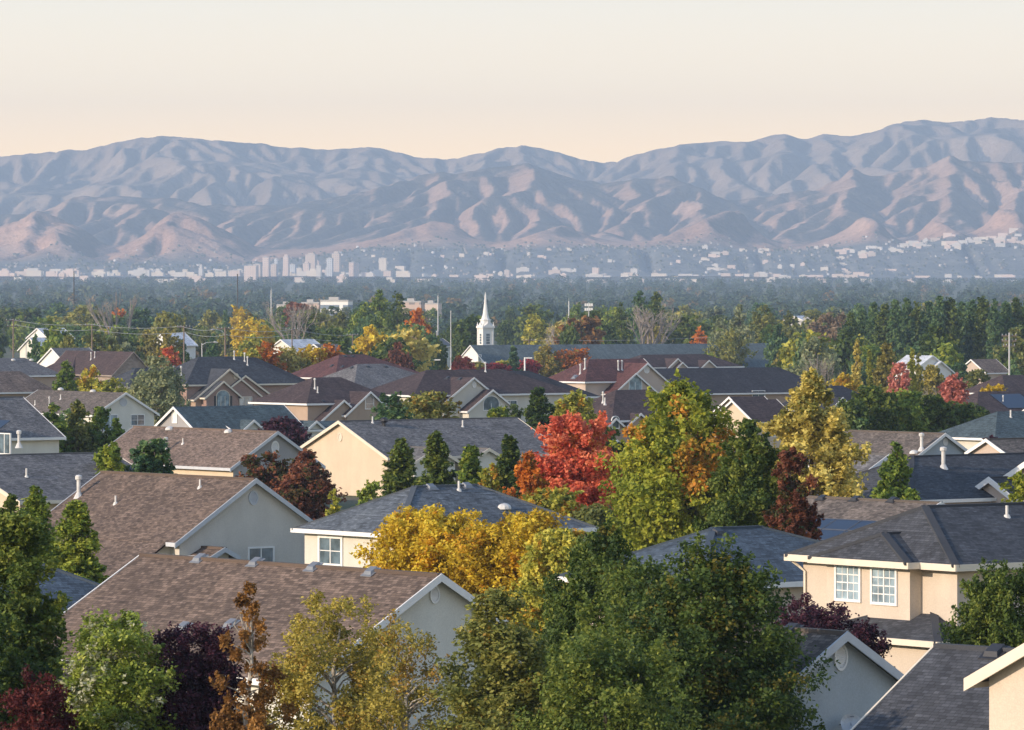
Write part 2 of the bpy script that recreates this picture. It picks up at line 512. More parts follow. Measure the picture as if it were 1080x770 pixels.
        if not arch: bar(-W, W, H, H+fw, -.05, .07, f)
        for i in range(1, nx): x = -W + w*i/nx; bar(x-.03, x+.03, -H, H, -.02, .05, f)
        for j in range(1, ny): z = -H + h*j/ny; bar(-W, W, z-.02, z+.02, -.02, .042, f)
        if s.D < 230 and nx == 2:
            for x in (-W/2, W/2): bar(x-.014, x+.014, -H, H, -.02, .038, f)
        bar(-W, W, -H, H, -.03, .02, g)
        if arch:
            n = 10
            for i in range(n):
                t0, t1 = math.pi*i/n, math.pi*(i+1)/n
                ra, rb = W, W+fw
                P = [c + a*(r*math.cos(t)) + up*(H+.0+r*.75*math.sin(t)) + o*d for d in (-.05,.07) for r, t in ((ra,t0),(rb,t0),(rb,t1),(ra,t1))]
                f.raw(P, [(0,1,2,3),(7,6,5,4),(0,4,5,1),(1,5,6,2),(2,6,7,3),(3,7,4,0)])
                P = [c + up*H + o*.02, c + a*(ra*math.cos(t0)) + up*(H+ra*.75*math.sin(t0)) + o*.02, c + a*(ra*math.cos(t1)) + up*(H+ra*.75*math.sin(t1)) + o*.02]
                g.poly(P)
        fo = f.build('window', frame or s.trim, s.root)
        g.build('pane', glass or GLASS, fo)
        return fo

    def gable_vent(s, b, side, px, py, rx=.24, rz=.32, mat=None, c=None):
        if c is None: c, a, o = s.wall_frame(b, side, px, py)
        else: c, a, o = c
        up = Vector((0,0,1)); m = M(); n = 18
        def ring(r0x, r0z, r1x, r1z, d0, d1):
            for i in range(n):
                t0, t1 = 2*math.pi*i/n, 2*math.pi*(i+1)/n
                P = [c + a*(x*math.cos(t)) + up*(z*math.sin(t)) + o*d for d in (d0, d1) for x, z, t in ((r0x,r0z,t0),(r1x,r1z,t0),(r1x,r1z,t1),(r0x,r0z,t1))]
                m.raw(P, [(0,1,2,3),(7,6,5,4),(0,4,5,1),(1,5,6,2),(2,6,7,3),(3,7,4,0)])
        ring(rx*.78, rz*.78, rx, rz, -.05, .06)
        for j in range(-4, 5):
            z = rz*.76*j/4.6; hx = rx*.78*math.sqrt(max(0, 1-(z/(rz*.78))**2))
            if hx < .02: continue
            vs = [c + a*x + up*(z+dz) + o*d for d, dz in ((.0, .03), (.035, -.02)) for x in (-hx, hx)]
            vs += [v + up*.02 for v in vs]
            m.raw(vs, [(0,1,3,2),(4,6,7,5),(0,4,5,1),(2,3,7,6),(0,2,6,4),(1,5,7,3)])
        ring(.001, .001, rx*.78, rz*.78, -.06, -.004)
        return m.build('gable_vent', mat or s.trim, s.root)

    def finish(s, ref_px=None):
        s.done = True
        s.roof.build('roof', s.roofmat, s.root)
        s.fascia.build('fascia', s.trim, s.root)
        for i, (nm, (m, mt)) in enumerate(s.walls.items()):
            m.build('wall', mt, s.root)
        LAND.append((*(ref_px or (s.px, s.py)), s.D, s.ref))
        return s

# ---- 1. brown roofed house along the bottom
H = House(465, 606, 6.1, 'brown shingled house with four grey box vents along its ridge and shaded cream gable', 'the brown roof with four box vents', roof='brown', wall='pale')
b = H.gable_e(150, (400, 659), half=5.5, p=.60)
for x, y in ((210,590),(269,594),(330,599),(391,604)): H.vent(b, 'S', x, y, 'box')
for x, y in ((193,662),(243,659)): H.vent(b, 'S', x, y, 'box')
H.gable_vent(b, 'E', 458, 627, .2, .3)
H.wing_s(38, 700, b['Y0']-2.4, 3.2, 9.0, .55)
H.finish((300, 640)); H1 = H

# ---- 2. brown roofed house behind it
H = House(270, 505, 6.1, 'large brown shingled house with grey shaded gable, tall white flue and two pipes', 'the large brown roof with a tall white flue', roof='brown', wall='greige', trim=GREYTRIM)
b = H.gable_e(108, (185, 573), sides='1ab')
H.block('x', b['X0']+.02, -.8, -8.2, 8.2, H.h-.03, b['p'], sides='0', cap=False)
H.fascia.board((-.8, b['Y0'], b['ze']), (.02, b['Y0'], b['ze']), .02, .19, (0,-1,0), .06)
H.vent(b, 'S', 83, 523, 'flue', size=1.15); H.vent(b, 'S', 122, 531, 'pipe'); H.vent(b, 'S', 211, 514, 'pipe')
H.gable_vent(b, 'E', 267, 525, .3, .38)
H.window(b, 'E', 275, 588, 1.5, .95, 2, 1, frame=TRIM)
H.wing_e(237, 578, b['X1']+1.6, .9, 3.0, .5, zb=1.5)
H.finish((180, 540)); H2 = H

# ---- 3. tan roof with grey gable
H = House(293, 455, 5.9, 'long tan shingled house with grey gable holding a white oval vent', 'the tan roof with an oval vented grey gable', roof='tan', wall='beige', trim=GREYTRIM)
b = H.gable_e(142, (251, 491), half=4.3, p=.62)
H.walls['x'] = [M(), WL['gray']]
bb = b
H.walls['x'][0].poly([(bb['wE']+.006, bb['wS'], -1), (bb['wE']+.006, bb['wN'], -1), (bb['wE']+.006, bb['wN'], bb['ze']+bb['p']*.45-.13), (bb['wE']+.006, bb['yc'], bb['zr']-.13), (bb['wE']+.006, bb['wS'], bb['ze']+bb['p']*.45-.13)])
H.gable_vent(b, 'E', 290, 472, .36, .5, mat=TRIM)
H.vent(b, 'S', 179, 453, 'dome', size=1); H.vent(b, 'S', 241, 456, 'dome'); H.vent(b, 'S', 193, 468, 'pipe'); H.vent(b, 'S', 175, 476, 'flue', size=1.1)
H.finish((215, 470))

# ---- 4. beige gable house
H = House(357, 444, 6.0, 'beige stucco gable house with long grey roof, black turbine vent and sunlit end wall', 'the sunlit beige gable house', roof='gray', wall='beige', trim=CREAMTRIM)
b = H.gable_s(545, (409, 483))
H.gable_vent(b, 'S', 359, 461, .28, .36)
H.vent(b, 'E', 393, 446, 'pipe', size=1.2); H.vent(b, 'E', 405, 449, 'turbine'); H.vent(b, 'E', 488, 450, 'pipe', size=1.2)
H.wing_e(461, 472, b['X1']+1.5, 2.5, 6, .5, wall='pale'); H.wing_e(516, 473, b['X1']+1.5, 2.6, 6, .5, wall='pale')
H.window(b, 'E', 483, 497, 1.2, 1.1)
H.finish((430, 460)); H4 = H
# brown low roof behind its far end
H = House(640, 458, 5.2, 'low taupe roofed house half hidden by the red maple', 'the low taupe roof behind the red maple', D=500, roof='taupe', wall='beige')
b = H.gable_e(512, (600, 482)); H.vent(b, 'S', 539, 459, 'dome')
H.finish((550, 462))

# ---- 5. centre slate hip roof
H = House(437, 513, 6.0, 'slate grey hip roofed house with cream walls behind the golden trees', 'the slate grey hip roof', roof='slate', wall='cream')
s_, L_ = 4.36, 12.6
b = H.block('y', -s_, s_, -s_, L_-s_, H.h, .49, r0=s_, r1=s_)
for x, y in ((455,514.5),(493,513)): H.vent(b, 'E', x, y, 'box', size=1.1)
H.vent(b, 'E', 484, 517, 'pipe', size=1.1); H.vent(b, 'E', 532, 536, 'dome')
H.window(b, 'S', 349, 581, 1.75, 1.25, 2, 2, fw=.16)
H.finish((440, 530))

# ---- 6. two storey house on the right
H = House(977, 534, 7.6, 'two storey beige house with slate hip roof and a pair of white gridded bay windows', 'the two storey house with white gridded windows', A=54, roof='coal', wall='sand', trim=CREAMTRIM)
k = H.k
W = 182/k/H.ca; run = 2.6
ze = H.h - .40*W/2
y0 = -run
xl = H.on_y(829, 585, y0)[0]; xr = H.on_y(1008, 598, y0)[0]
W = xr - xl; half = W/2
p6 = (H.h - H.on_y(829, 585, y0)[1]) / half
b = H.block('y', xl, xr, y0, 11.0, H.h, p6, r0=run, r1=run, wall=None, fas=.22)
H6b = b
# bay with its own small hip roof
bx0 = H.on_y(866, 590, y0)[0]; bx1 = H.on_y(958, 596, y0-.55)[0]
bay = H.block('y', bx0, bx1, y0-.55, y0+4.0, b['ze']+(bx1-bx0)/2*p6*.86, p6*.86, r0=1.2, r1=0, fas=.21)
H.window(bay, 'S', 895, 614.5, 1.28, 1.18, 2, 4, frame=TRIM, glass=GLASS_BLUE, fw=.1)
H.window(bay, 'S', 933, 618, 1.28, 1.18, 2, 4, frame=TRIM, glass=GLASS_BLUE, fw=.1)
# lower storey in front: skirt roof with hip
lx, lz = H.on_y(1000, 661, b['wS'])
z_top = H.on_y(962, 643, b['wS'])[1]
l0 = H.on_y(848, 668, b['wS']-1.9)[0]; l1 = H.on_y(989, 678, b['wS']-1.9)[0]
zl = H.on_y(989, 678, b['wS']-1.9)[1]; zpk = zl + (z_top-.12-zl)*2.9/1.9
low = H.block('y', l0, l1, b['wS']-1.9, b['wS']+5.0, zpk, (zpk-zl)/((l1-l0)/2), r0=2.9, r1=0, fas=.2)
low2 = H.block('x', l1-3.5, b['X1']+.9, b['wS']-.7, b['wN'], z_top-.25, .22, r1=2.0)
ds = M(); cx_, cz_ = b['X0']+.75, b['ze']-.1
ds.tube([(b['X0']+.1, b['Y0']+.02, b['ze']-.12), (b['X0']+.35, b['wS']-.12, b['ze']-.42), (b['X0']+.62, b['wS']-.06, b['ze']-.6), (b['X0']+.62, b['wS']-.06, 0)], [.05]*4, 6)
ds.build('downspout', CREAMTRIM, H.root)
H.window(b, 'E', 1040, 632, .9, .9)
H.vent(b, 'E', 1062, 545, 'pipe')
H.finish((930, 580)); H6 = H

# ---- 7. blue grey gable bottom right
H = House(893, 667, 6.0, 'shaded blue grey gable house with oval louvre vent and rounded dish at its foot', 'the blue grey gable with an oval louvre', roof='taupe', wall='bluegray', trim=GREYTRIM)
b = H.gable_e(770, (842, 722), half=4.4, p=.62)
H.gable_vent(b, 'E', 886, 693, .24, .37, mat=TRIM)
H.vent(b, 'S', 833, 666, 'box', mat=DARKMETAL, size=1.1)
H.finish((860, 690)); H7 = H
# satellite dish fixed on that wall
c, a, o = H.wall_frame(b, 'E', 886, 764)
dm = M(); nrm = (o*.8 + Vector((0,0,.5)) - a*.4).normalized(); t1 = nrm.cross(Vector((0,0,1))).normalized(); t2 = nrm.cross(t1)
cc = c + o*.45
prev = None; n = 16
for r, dd in ((0.001, 0), (.12, .012), (.22, .04), (.31, .085)):
    ring = [cc + (t1*math.cos(2*math.pi*i/n) + t2*math.sin(2*math.pi*i/n))*r + nrm*dd for i in range(n)]
    if prev:
        for i in range(n): dm.raw([prev[i], prev[(i+1)%n], ring[(i+1)%n], ring[i]], [(0,1,2,3)])
    prev = ring
dish = dm.build('dish', STEEL, None)
mm = M(); mm.tube([c - o*.05, c + o*.25, cc, cc - t2*.26, cc + nrm*.35 - t2*.1], [.02, .02, .02, .014, .012], 6)
mast = mm.build('mounting_arm', GREYMETAL, None)
dr = empty('satellite_dish', H.world(c), -H.A)
for q in (dish, mast):
    q.parent = dr; q.location = -c
tag(dr, 'small grey satellite dish on the blue grey gable wall', 'satellite dish')

# ---- 8. dark blue roof in the bottom right corner with sunlit gable
H = House(988, 680, 5.4, 'dark blue shingled house filling the bottom right corner with a sunlit beige gable wing', 'the dark blue roof in the corner', A=45, D=146, roof='coal', wall='sand', trim=CREAMTRIM)
b = H.block('x', 0.0, 13.0, -6.2, 6.2, H.h, .62)
H.vent(b, 'S', 1049, 689, 'box', mat=DARKMETAL, size=1.15)
wx, wz = H.on_y(1020, 716, -5.0)
H.block('y', wx, wx+7.6, -5.0, 1.0, wz+.5*3.8, .5, fas=.24)
H.finish((1010, 720))

# ---- 9. slate hip roof behind the big green tree
H = House(752, 557, 5.9, 'blue slate hip roofed house mostly hidden between the green trees and the two storey house', 'the half hidden blue hip roof', D=232, roof='blue', wall='sand')
b = H.block('y', -4.6, 4.6, -4.6, 9.0, H.h, .44, r0=4.6, r1=6.5)
H.vent(b, 'E', 758, 562, 'box', mat=DARKMETAL)
H.finish((770, 580))

# ---- 10. brown roof with solar panels
H = House(992, 530, 6.2, 'brown shingled house with blue solar panels laid across its front slope', 'the brown roof with solar panels', D=258, roof='taupe', wall='sand')
b = H.gable_e(822, (930, 590), p=.46, half=6.0)
for x in (867, 902, 941): H.vent(b, 'S', x, 526 + (x-867)*.03, 'box', mat=DARKMETAL)
sp, sl = M(), M()
q0, g = H.roof_hit(b, 'S', 858, 548)
n_ = Vector((0, -b['p'], 1)).normalized(); t_ = Vector((0, 1, b['p'])).normalized(); a_ = Vector((1, 0, 0))
for j in range(2):
    for i in range(-1, 3):
        o_ = q0 + a_*(i*1.72) - t_*(j*1.06) + n_*.09
        P = [o_, o_ + a_*1.66, o_ + a_*1.66 - t_*1.0, o_ - t_*1.0]
        P2 = [x - n_*.04 for x in P]
        sp.raw(P + P2, [(0,3,2,1),(4,5,6,7),(0,1,5,4),(1,2,6,5),(2,3,7,6),(3,0,4,7)])
        for (e0, e1) in ((P[0], P[1]), (P[1], P[2]), (P[2], P[3]), (P[3], P[0])):
            sl.tube([e0 + n_*.004, e1 + n_*.004], [.009, .009], 4)
spo = sp.build('solar_panel', SOLAR, H.root); sl.build('panel_frame', GREYMETAL, spo)
H.finish((910, 550))

# ---- 11. blue grey house right with pink gable
H = House(962, 481, 6.0, 'dark blue roofed house with stacked pinkish gables and a white capped flue', 'the dark blue roof with pink gables', D=345, roof='coal', wall='pink')
b = H.block('y', -5.5, 5.5, -5.0, 17.0, H.h, .44, r0=5.0, r1=5.0)
H.wing_s(1043, 503.5, 1.5, 2.3, 8.0, .52, fas=.3); H.wing_s(1083, 486, 3.0, 3.6, 9.0, .5, fas=.3)
H.vent(b, 'E', 995, 493, 'flue', size=1.3)
H.finish((1000, 500))
H = House(938, 479, 5.6, 'grey roofed house with white edged gable peeping past the narrow green tree', 'the grey roof by the narrow green tree', D=352, roof='gray', wall='pale')
b = H.gable_e(884, (906, 503), half=4.5); H.finish((905, 488))
H = House(997, 457, 5.6, 'taupe roofed house with shaded white edged gable and white flue behind the dark blue roof', 'the taupe roof with tree shaded gable', D=432, roof='taupe', wall='bluegray')
b = H.gable_e(893, (973, 478), half=4.6, p=.58); H.vent(b, 'S', 972, 474, 'flue', size=1.3); H.vent(b, 'S', 964, 478, 'dome')
H.gable_vent(b, 'E', 997, 466, .25, .3)
H.finish((940, 463))
H = House(1040, 463, 5.4, 'sunlit pink gable house with white rakes beside the plum shrub', 'the sunlit pink gable', D=425, roof='taupe', wall='pink')
b = H.gable_s(1100, (1062, 479)); H.finish((1040, 470))
H = House(1052, 434, 6.2, 'teal grey hip roofed house with white eave at the right edge', 'the teal hip roof at the right edge', D=505, roof='teal', wall='cream')
b = H.block('y', -4.5, 4.5, -4.5, 14, H.h, .5, r0=4.5, r1=4.5); H.vent(b, 'E', 1066, 440, 'pipe', size=1.4); H.finish((1065, 448))
H = House(1085, 470, 5.0, 'low grey roofed house beyond the plum shrub at the right edge', 'the low grey roof at the right edge', D=440, roof='gray', wall='cream')
b = H.gable_e(1035, (1060, 492), p=.45); H.vent(b, 'S', 1078, 466, 'box', mat=DARKMETAL); H.finish((1075, 472))
H = House(1032, 413, 6.2, 'dark roofed house with black solar panels and a yellow gable at the right edge', 'the dark roof with black panels', D=640, roof='umber', wall='beige')
b = H.block('y', -5, 5, -5, 14, H.h, .5, r0=5, r1=4)
sp = M()
for x0 in (1.0, 7.5):
    P = [Vector((a, y, H.h - .5*a + .1)) for a, y in ((.8, x0), (3.8, x0), (3.8, x0+4.6), (.8, x0+4.6))]
    P2 = [q - Vector((0,0,.05)) for q in P]
    sp.raw(P+P2, [(0,3,2,1),(4,5,6,7),(0,1,5,4),(1,2,6,5),(2,3,7,6),(3,0,4,7)])
sp.build('solar_panel', SOLAR, H.root)
H.vent(b, 'E', 1058, 424, 'flue'); H.wing_s(1086, 428, -2.0, 4, 8, .5)
H.finish((1050, 420))

# ---- left side
H = House(133, 414, 6.0, 'cream gable house with taupe roof, round gable vent and two windows', 'the cream gable house with a taupe roof', roof='taupe', wall='pale')
b = H.gable_e(40, (98, 438)); H.gable_vent(b, 'E', 130, 424, .5, .5, mat=GREYTRIM)
H.window(b, 'E', 145, 443, 1.7, 1.1, 2, 2); H.window(b, 'E', 116, 446, 1.9, 1.7, 2, 1, glass=GLASS_BLUE)
for x, y in ((64,411),(98,413)): H.vent(b, 'S', x, y, 'dome')
H.vent(b, 'S', 52, 427, 'flue', size=1.2); H.vent(b, 'S', 37, 427, 'pipe', size=1.2); H.vent(b, 'S', 64, 421, 'pipe', size=1.2)
H.finish((90, 425))
H = House(-8, 415, 7.6, 'grey roofed house with a blue solar panel and pale wall at the left edge', 'the grey roof with one solar panel', D=455, roof='gray', wall='pale')
b = H.gable_e(-90, (-45, 446), r0=0); 
b2 = H.block('y', -6.5, 6.0, -5.5, 3.0, H.h-.3, .5, r0=5)
b = b2
H.window(b2, 'S', 5, 468, 1.6, 1.5)
sp = M(); q0, g = H.roof_hit(b2, 'S', 0, 444)
for i in range(2):
    P = [q0 + Vector((x, y, y*g.y + .08)) for x, y in ((-1.6*i, 0), (-1.6*i+1.5, 0), (-1.6*i+1.5, -1.5), (-1.6*i, -1.5))]
    P2 = [q - Vector((0,0,.05)) for q in P]; sp.raw(P+P2, [(0,3,2,1),(4,5,6,7),(0,1,5,4),(1,2,6,5),(2,3,7,6),(3,0,4,7)])
sp.build('solar_panel', SOLAR, H.root)
H.finish((20, 445))
H = House(-52, 481, 5.9, 'charcoal grey roofed house with cream gable corner at the left edge', 'the charcoal roof at the left edge', roof='gray', wall='beige', trim=CREAMTRIM)
b = H.gable_s(118, (21, 529)); H.vent(b, 'E', 28, 503, 'pipe', size=1.2); H.vent(b, 'E', 20, 470, 'flue')
H.finish((60, 490))
H = House(20, 588, 5.8, 'small blue slate hip roofed house half hidden by the cypresses', 'the small blue hip roof by the cypresses', D=205, roof='blue', wall='sand')
b = H.block('y', -5, 4.2, -6, 5, H.h, .5, r0=4.6, r1=4.6); H.finish((60, 620))
H = House(-30, 378, 8.4, 'grey roofed two storey house far left below the dark conifers', 'the grey roof below the dark conifers', D=830, roof='gray', wall='tan')
b = H.block('y', -6, 6, -5, 12.2, H.h, .42, r0=4, r1=3); H.vent(b, 'E', 14, 380, 'dome'); H.vent(b, 'E', 33, 380, 'dome'); H.finish((20, 384))
H = House(-25, 392, 7.3, 'plain tan brown roofed house behind the cream gable house', 'the plain tan brown roof', D=730, roof='tan', wall='tan')
b = H.block('y', -5, 5.4, -5, 9, H.h, .5, r0=4, r1=2.5); H.finish((25, 405))
H = House(141, 371, 8.9, 'dark umber roofed house with stone gable above the yellow green trees', 'the dark umber roof with a stone gable', D=905, roof='umber', wall='stone', trim=flat('trim_brown', (.30,.24,.20)))
b = H.gable_e(70, (118, 396)); 
H.block('y', b['X0']-3.0, b['X0']+9.5, b['Y0']-1.5, b['Y0']+9.0, H.h-.3, .62, r0=5.5, r1=5.0)
H.gable_vent(b, 'E', 143, 379, .5, .6); H.window(b, 'E', 143, 392, 1.6, 1.2)
H.vent(b, 'S', 96, 379, 'flue', size=1.5); H.vent(b, 'S', 100, 377, 'flue', size=1.3)
H.finish((110, 380))

# dark brick house with nested gables
H = House(247, 389, 7.0, 'dark brick house with nested tan gables, arched window and black shutters', 'the dark brick house with nested gables', D=745, roof='coal', wall='brick', trim=CREAMTRIM)
x0 = 0.0
b = H.block('x', -9.0, x0, -6.4, 5.0, H.h, .70, wall='tan', r0=0)
zz = 14.5 - 760*((376-288)/6000-.0075)
big = H.block('y', -12.5, -1.0, -7.0, 12.0, zz, .62, r0=6.0, r1=6.0)
sm = H.wing_e(236, 402, 1.2, 3.0, 5.0, .72)
rgt = H.wing_e(259, 396, .1, 4.6, 6.0, .62)
lft = H.block('y', -11.5, -3.5, -14.5, -2.0, zz-1.4, .6, r0=4.0)
H.gable_vent(b, 'E', 249, 397, .4, .4)
H.window(sm, 'E', 235, 424, 2.0, 1.5, 3, 1, arch=True, glass=GLASS_BLUE)
H.window(rgt, 'E', 259, 425, 1.9, 1.5, 2, 1, glass=GLASS_BLUE)
for x, y in ((247,379),(258,381),(261,385)): H.vent(big, 'E', x, y, 'flue', size=1.5)
for x, y in ((183,396),(191,396)): H.vent(lft, 'S', x, y, 'flue', size=1.6)
for px_ in (227.5, 243):
    c, a, o = H.wall_frame(sm, 'E', px_, 424); sh = M(); sh.box(c.x, c.x+.06, c.y-.25, c.y+.25, c.z-.8, c.z+.8)
    sh.build('shutter', DARKMETAL, H.root)
H.finish((250, 400)); H21 = H
# black hip roof continuing to the right of it
H = House(262, 377, 9.0, 'black hip roofed house with white eave behind the dark brick house', 'the black hip roof', D=800, roof='dark', wall='gray')
b = H.block('y', -6.2, 6.2, -7.5, 7.3, H.h, .62, r0=5.0, r1=6.0); H.window(b, 'E', 292, 416, 2.2, 1.4, 3, 1); H.finish((285, 392))
H = House(183, 429, 5.3, 'blue grey roofed house with a small window gable and two little white triangle gables', 'the blue grey roof with white triangle gables', D=545, roof='teal', wall='gray')
b = H.gable_s(299, (208, 450), p=.6)
H.window(b, 'S', 184.5, 440, .7, 1.0, 1, 1, glass=flat('blind_white', (.75,.74,.70), .5))
H.wing_e(268, 443, b['X1']+.4, 1.6, 4.0, .72, wall='pale'); H.wing_e(334, 444, b['X1']+.6, 1.6, 4.5, .72, wall='pale')
H.block('y', 0, b['X1']+.5, 4.0, 22.0, 4.2, .35)
H.finish((240, 440))
# umber house with small arched gable
H = House(391, 413, 6.0, 'dark umber hip roofed house with a small arched window gable', 'the umber roof with an arched gable window', D=655, roof='umber', wall='tan')
bb = H.wing_e(391, 413, 0.0, 3.6, 7.0, .75); H.wing_e(363, 422, -.4, 3.6, 6.0, .72, wall='tan')
big = H.block('y', -13.0, -1.5, -8.0, 6.0, 7.3, .5, r0=5.0, r1=5.0)
H.window(bb, 'E', 389.5, 426, 1.1, 1.1, 1, 2, arch=True)
H.vent(big, 'E', 332, 410, 'flue', size=1.6); H.vent(big, 'E', 335, 414, 'pipe', size=1.5); H.vent(big, 'E', 341, 423, 'box', mat=DARKMETAL)
H.finish((345, 418))
H = House(377, 384, 7.2, 'grey hip roofed house with low front hip below the orange trees', 'the wide grey hip roof', D=850, roof='gray', wall='tan')
b = H.block('y', -7.4, 7.4, -6.2, 14.0, H.h, .48, r0=6.2, r1=9.0)
for x, y in ((350,386),(361,387),(371,388),(388,387),(407,387)): H.vent(b, 'E' if x > 376 else 'S', x, y, 'box', mat=DARKMETAL, size=1.5)
H.finish((400, 398))
H = House(358, 374, 8.0, 'reddish brown hip roofed house rising behind the wide grey hip roof', 'the reddish brown hip roof', D=905, roof='maroon', wall='tan')
b = H.block('y', -7.2, 7.2, -6.2, 13.5, H.h, .5, r0=6.2, r1=8.5)
for x, y in ((364,376),(372,376)): H.vent(b, 'E', x, y, 'box', mat=DARKMETAL, size=1.5)
H.finish((340, 382))
# brown and black house with two cream gables
H = House(500, 398, 6.9, 'brown and black roofed house with two cream gables and an arched window', 'the house with two cream gables', D=705, roof='umber', wall='cream')
g1 = H.wing_e(500, 398, 0.0, 5.0, 8.0, .66); g2 = H.wing_e(520, 411, 1.6, 4.0, 7.0, .66)
big = H.block('y', -12.5, -.5, -9.0, 17.0, 7.7, .5, r0=6.5, r1=7.5)
H.gable_vent(g1, 'E', 500, 405, .35, .5)
H.window(g2, 'E', 518, 429, 2.4, .8, 2, 1, arch=True); H.window(big, 'E', 538, 428, 2.0, 1.2)
for x, y in ((472,399),(485,400)): H.vent(big, 'S', x, y, 'box', mat=DARKMETAL, size=1.6)
H.vent(big, 'E', 512, 392, 'flue', size=1.6)
H.finish((470, 410))
H = House(548, 391, 7.9, 'black hip roofed house adjoining the two cream gables on their far side', 'the black hip roof beyond the cream gables', D=745, roof='dark', wall='cream')
b = H.block('y', -6.5, 6.5, -9.0, 8.5, H.h, .52, r0=5, r1=7.0); H.finish((560, 402))
# maroon two storey
H = House(683, 383, 8.2, 'maroon roofed two storey tan house with stepped gables', 'the maroon roofed tan house', D=765, roof='maroon', wall='pink')
g1 = H.wing_e(683, 383, 0.0, 5.6, 8.0, .70); g2 = H.wing_e(671, 393.5, 1.2, 4.0, 5.0, .70)
big = H.block('y', -10.5, -1.0, -10.0, 4.0, H.h+.5, .62, r0=4.5, r1=0)
H.gable_vent(g1, 'E', 682, 390, .5, .5); H.window(g2, 'E', 670, 408, 2.1, 1.2, 2, 1, arch=True, glass=GLASS_BLUE)
for x in (652, 656): H.vent(big, 'E', x, 390, 'flue', size=1.7)
H.vent(big, 'S', 617, 389, 'flue', size=1.9); H.vent(big, 'S', 612, 394, 'flue', size=1.7); H.vent(big, 'S', 606, 398, 'box', size=2)
H.finish((650, 388))
H = House(668, 411, 6.4, 'dark brown hip roofed house in front of the maroon roof with a small arched gable', 'the dark brown hip roof below the maroon one', D=625, roof='umber', wall='tan')
b = H.block('y', -5.5, 5.5, -7.5, 6.0, H.h, .58, r0=5, r1=4)
g = H.wing_e(650, 441, b['X1']+.8, 2.2, 5, .75); H.window(g, 'E', 649, 447, .9, .9, 1, 1, arch=True); H.vent(b, 'E', 636, 424, 'flue', size=1.5); H.vent(b, 'E', 638, 426, 'pipe', size=1.5)
H.wing_e(676, 436, b['X1']+.5, 2.5, 5, .7)
H.finish((650, 430))
H = House(715, 378, 7.2, 'dark roofed house with three small white edged gables', 'the dark roof with three white edged gables', D=955, roof='umber', wall='pink')
b = H.block('y', -9, -.5, -9, 15, H.h+.6, .5, r0=5, r1=5)
H.wing_e(715, 378, 0, 4.4, 6, .75); H.wing_e(720, 382, .7, 3.4, 5, .75); H.wing_e(748, 380, .2, 3.2, 6, .7)
H.finish((735, 377))
H = House(698, 390, 7.0, 'long black roofed house stretching behind the tall yellow green tree', 'the long black roof', A=60, D=800, roof='dark', wall='tan')
b = H.block('y', -7.5, 7.5, -3.0, 24.5, H.h+.2, .46, r0=0, r1=5.0); H.window(b, 'E', 800, 417, 2, 1.2)
H.finish((800, 398))
H = House(882, 410, 6.5, 'black hip roofed house with little white gable beyond the golden tree', 'the black roof beyond the golden tree', D=740, roof='dark', wall='tan')
b = H.block('y', -5.5, 5.5, -7, 5.0, H.h+.4, .55, r0=5, r1=4); H.wing_e(889, 419, b['X1']+.5, 1.6, 4, .75)
H.finish((885, 412))
H = House(772, 422, 5.4, 'dark brown roofed house with small sunlit beige gable', 'the dark brown roof with a sunlit gable', D=618, roof='umber', wall='beige')
b = H.gable_s(819, (796, 451), p=.62); H.wing_s(769, 418.5, 2.2, 3.0, 5, .62)
H.window(b, 'E', 812, 455, 1.3, 1.1)
H.finish((800, 435))

# ---- the far small houses
def small(px, py, D, roof, wall, hw, L, p, label, ref, axis='y', A=52, r0=0, r1=0, dz=0, **kw):
    H = House(px, py, 5, label, ref, A=A, D=D, roof=roof, wall=wall)
    if axis == 'y': b = H.block('y', -hw, hw, 0, L, H.h, p, r0=r0, r1=r1, zb=min(-1.5, H.h-9))
    else: b = H.block('x', -L, 0, -hw, hw, H.h, p, r0=r0, r1=r1, zb=min(-1.5, H.h-9))
    return H, b
small(39, 346, 1250, 'white', 'white', 4.5, 7, .5, 'white roofed shed among dark conifers in the middle distance', 'the white roofed shed')
small(31, 356, 1180, 'white', 'pale', 4.5, 4.5, .6, 'grey white roofed cottage beside the white roofed shed', 'the grey white cottage')
small(54, 367, 1000, 'gray', 'white', 6, 8, .6, 'small house with bright white gable behind the dark umber roof', 'the bright white gable')
H, b = small(171, 351, 1240, 'white', 'white', 5, 6.0, .55, 'pale blue roofed white house above the red orange tree', 'the pale blue roofed house'); 
small(296, 358, 1120, 'white', 'pale', 6, 8, .45, 'pale grey roofed house peeping over the orange trees', 'the pale grey roof over the orange trees')
small(331, 363, 1050, 'gray', 'white', 4, 6, .45, 'little grey house between the orange trees and the green grove', 'the little grey house by the grove')
H, b = small(440, 357, 1520, 'slate', 'pale', 5, 8.5, .42, 'slate roofed grey house with white chimneys among the trees left of the church', 'the slate roofed house left of the church')
H.vent(b, 'E', 447, 354, 'flue', mat=WHITEPIPE, size=2.6); H.vent(b, 'E', 461, 357, 'flue', size=2.6)
H, b = small(984, 375, 905, 'white', 'white', 3.4, 7, .62, 'white metal roofed house with white gables right of the pink maple', 'the white metal roofed house', axis='x', A=58)
H.wing_e(993, 381, .8, 2.6, 4, .7)
small(1024, 379, 1010, 'tan', 'pink', 4, 6, .6, 'small pink gabled house near the tall utility pole', 'the small pink gabled house')
small(1035, 396, 800, 'umber', 'tan', 5, 12, .5, 'dark roofed house beyond the yellow bush on the right', 'the dark roof beyond the yellow bush', r0=4)
small(837, 333, 2250, 'white', 'pale', 6, 13, .3, 'pale grey roofed hall above the olive grove', 'the pale grey hall')

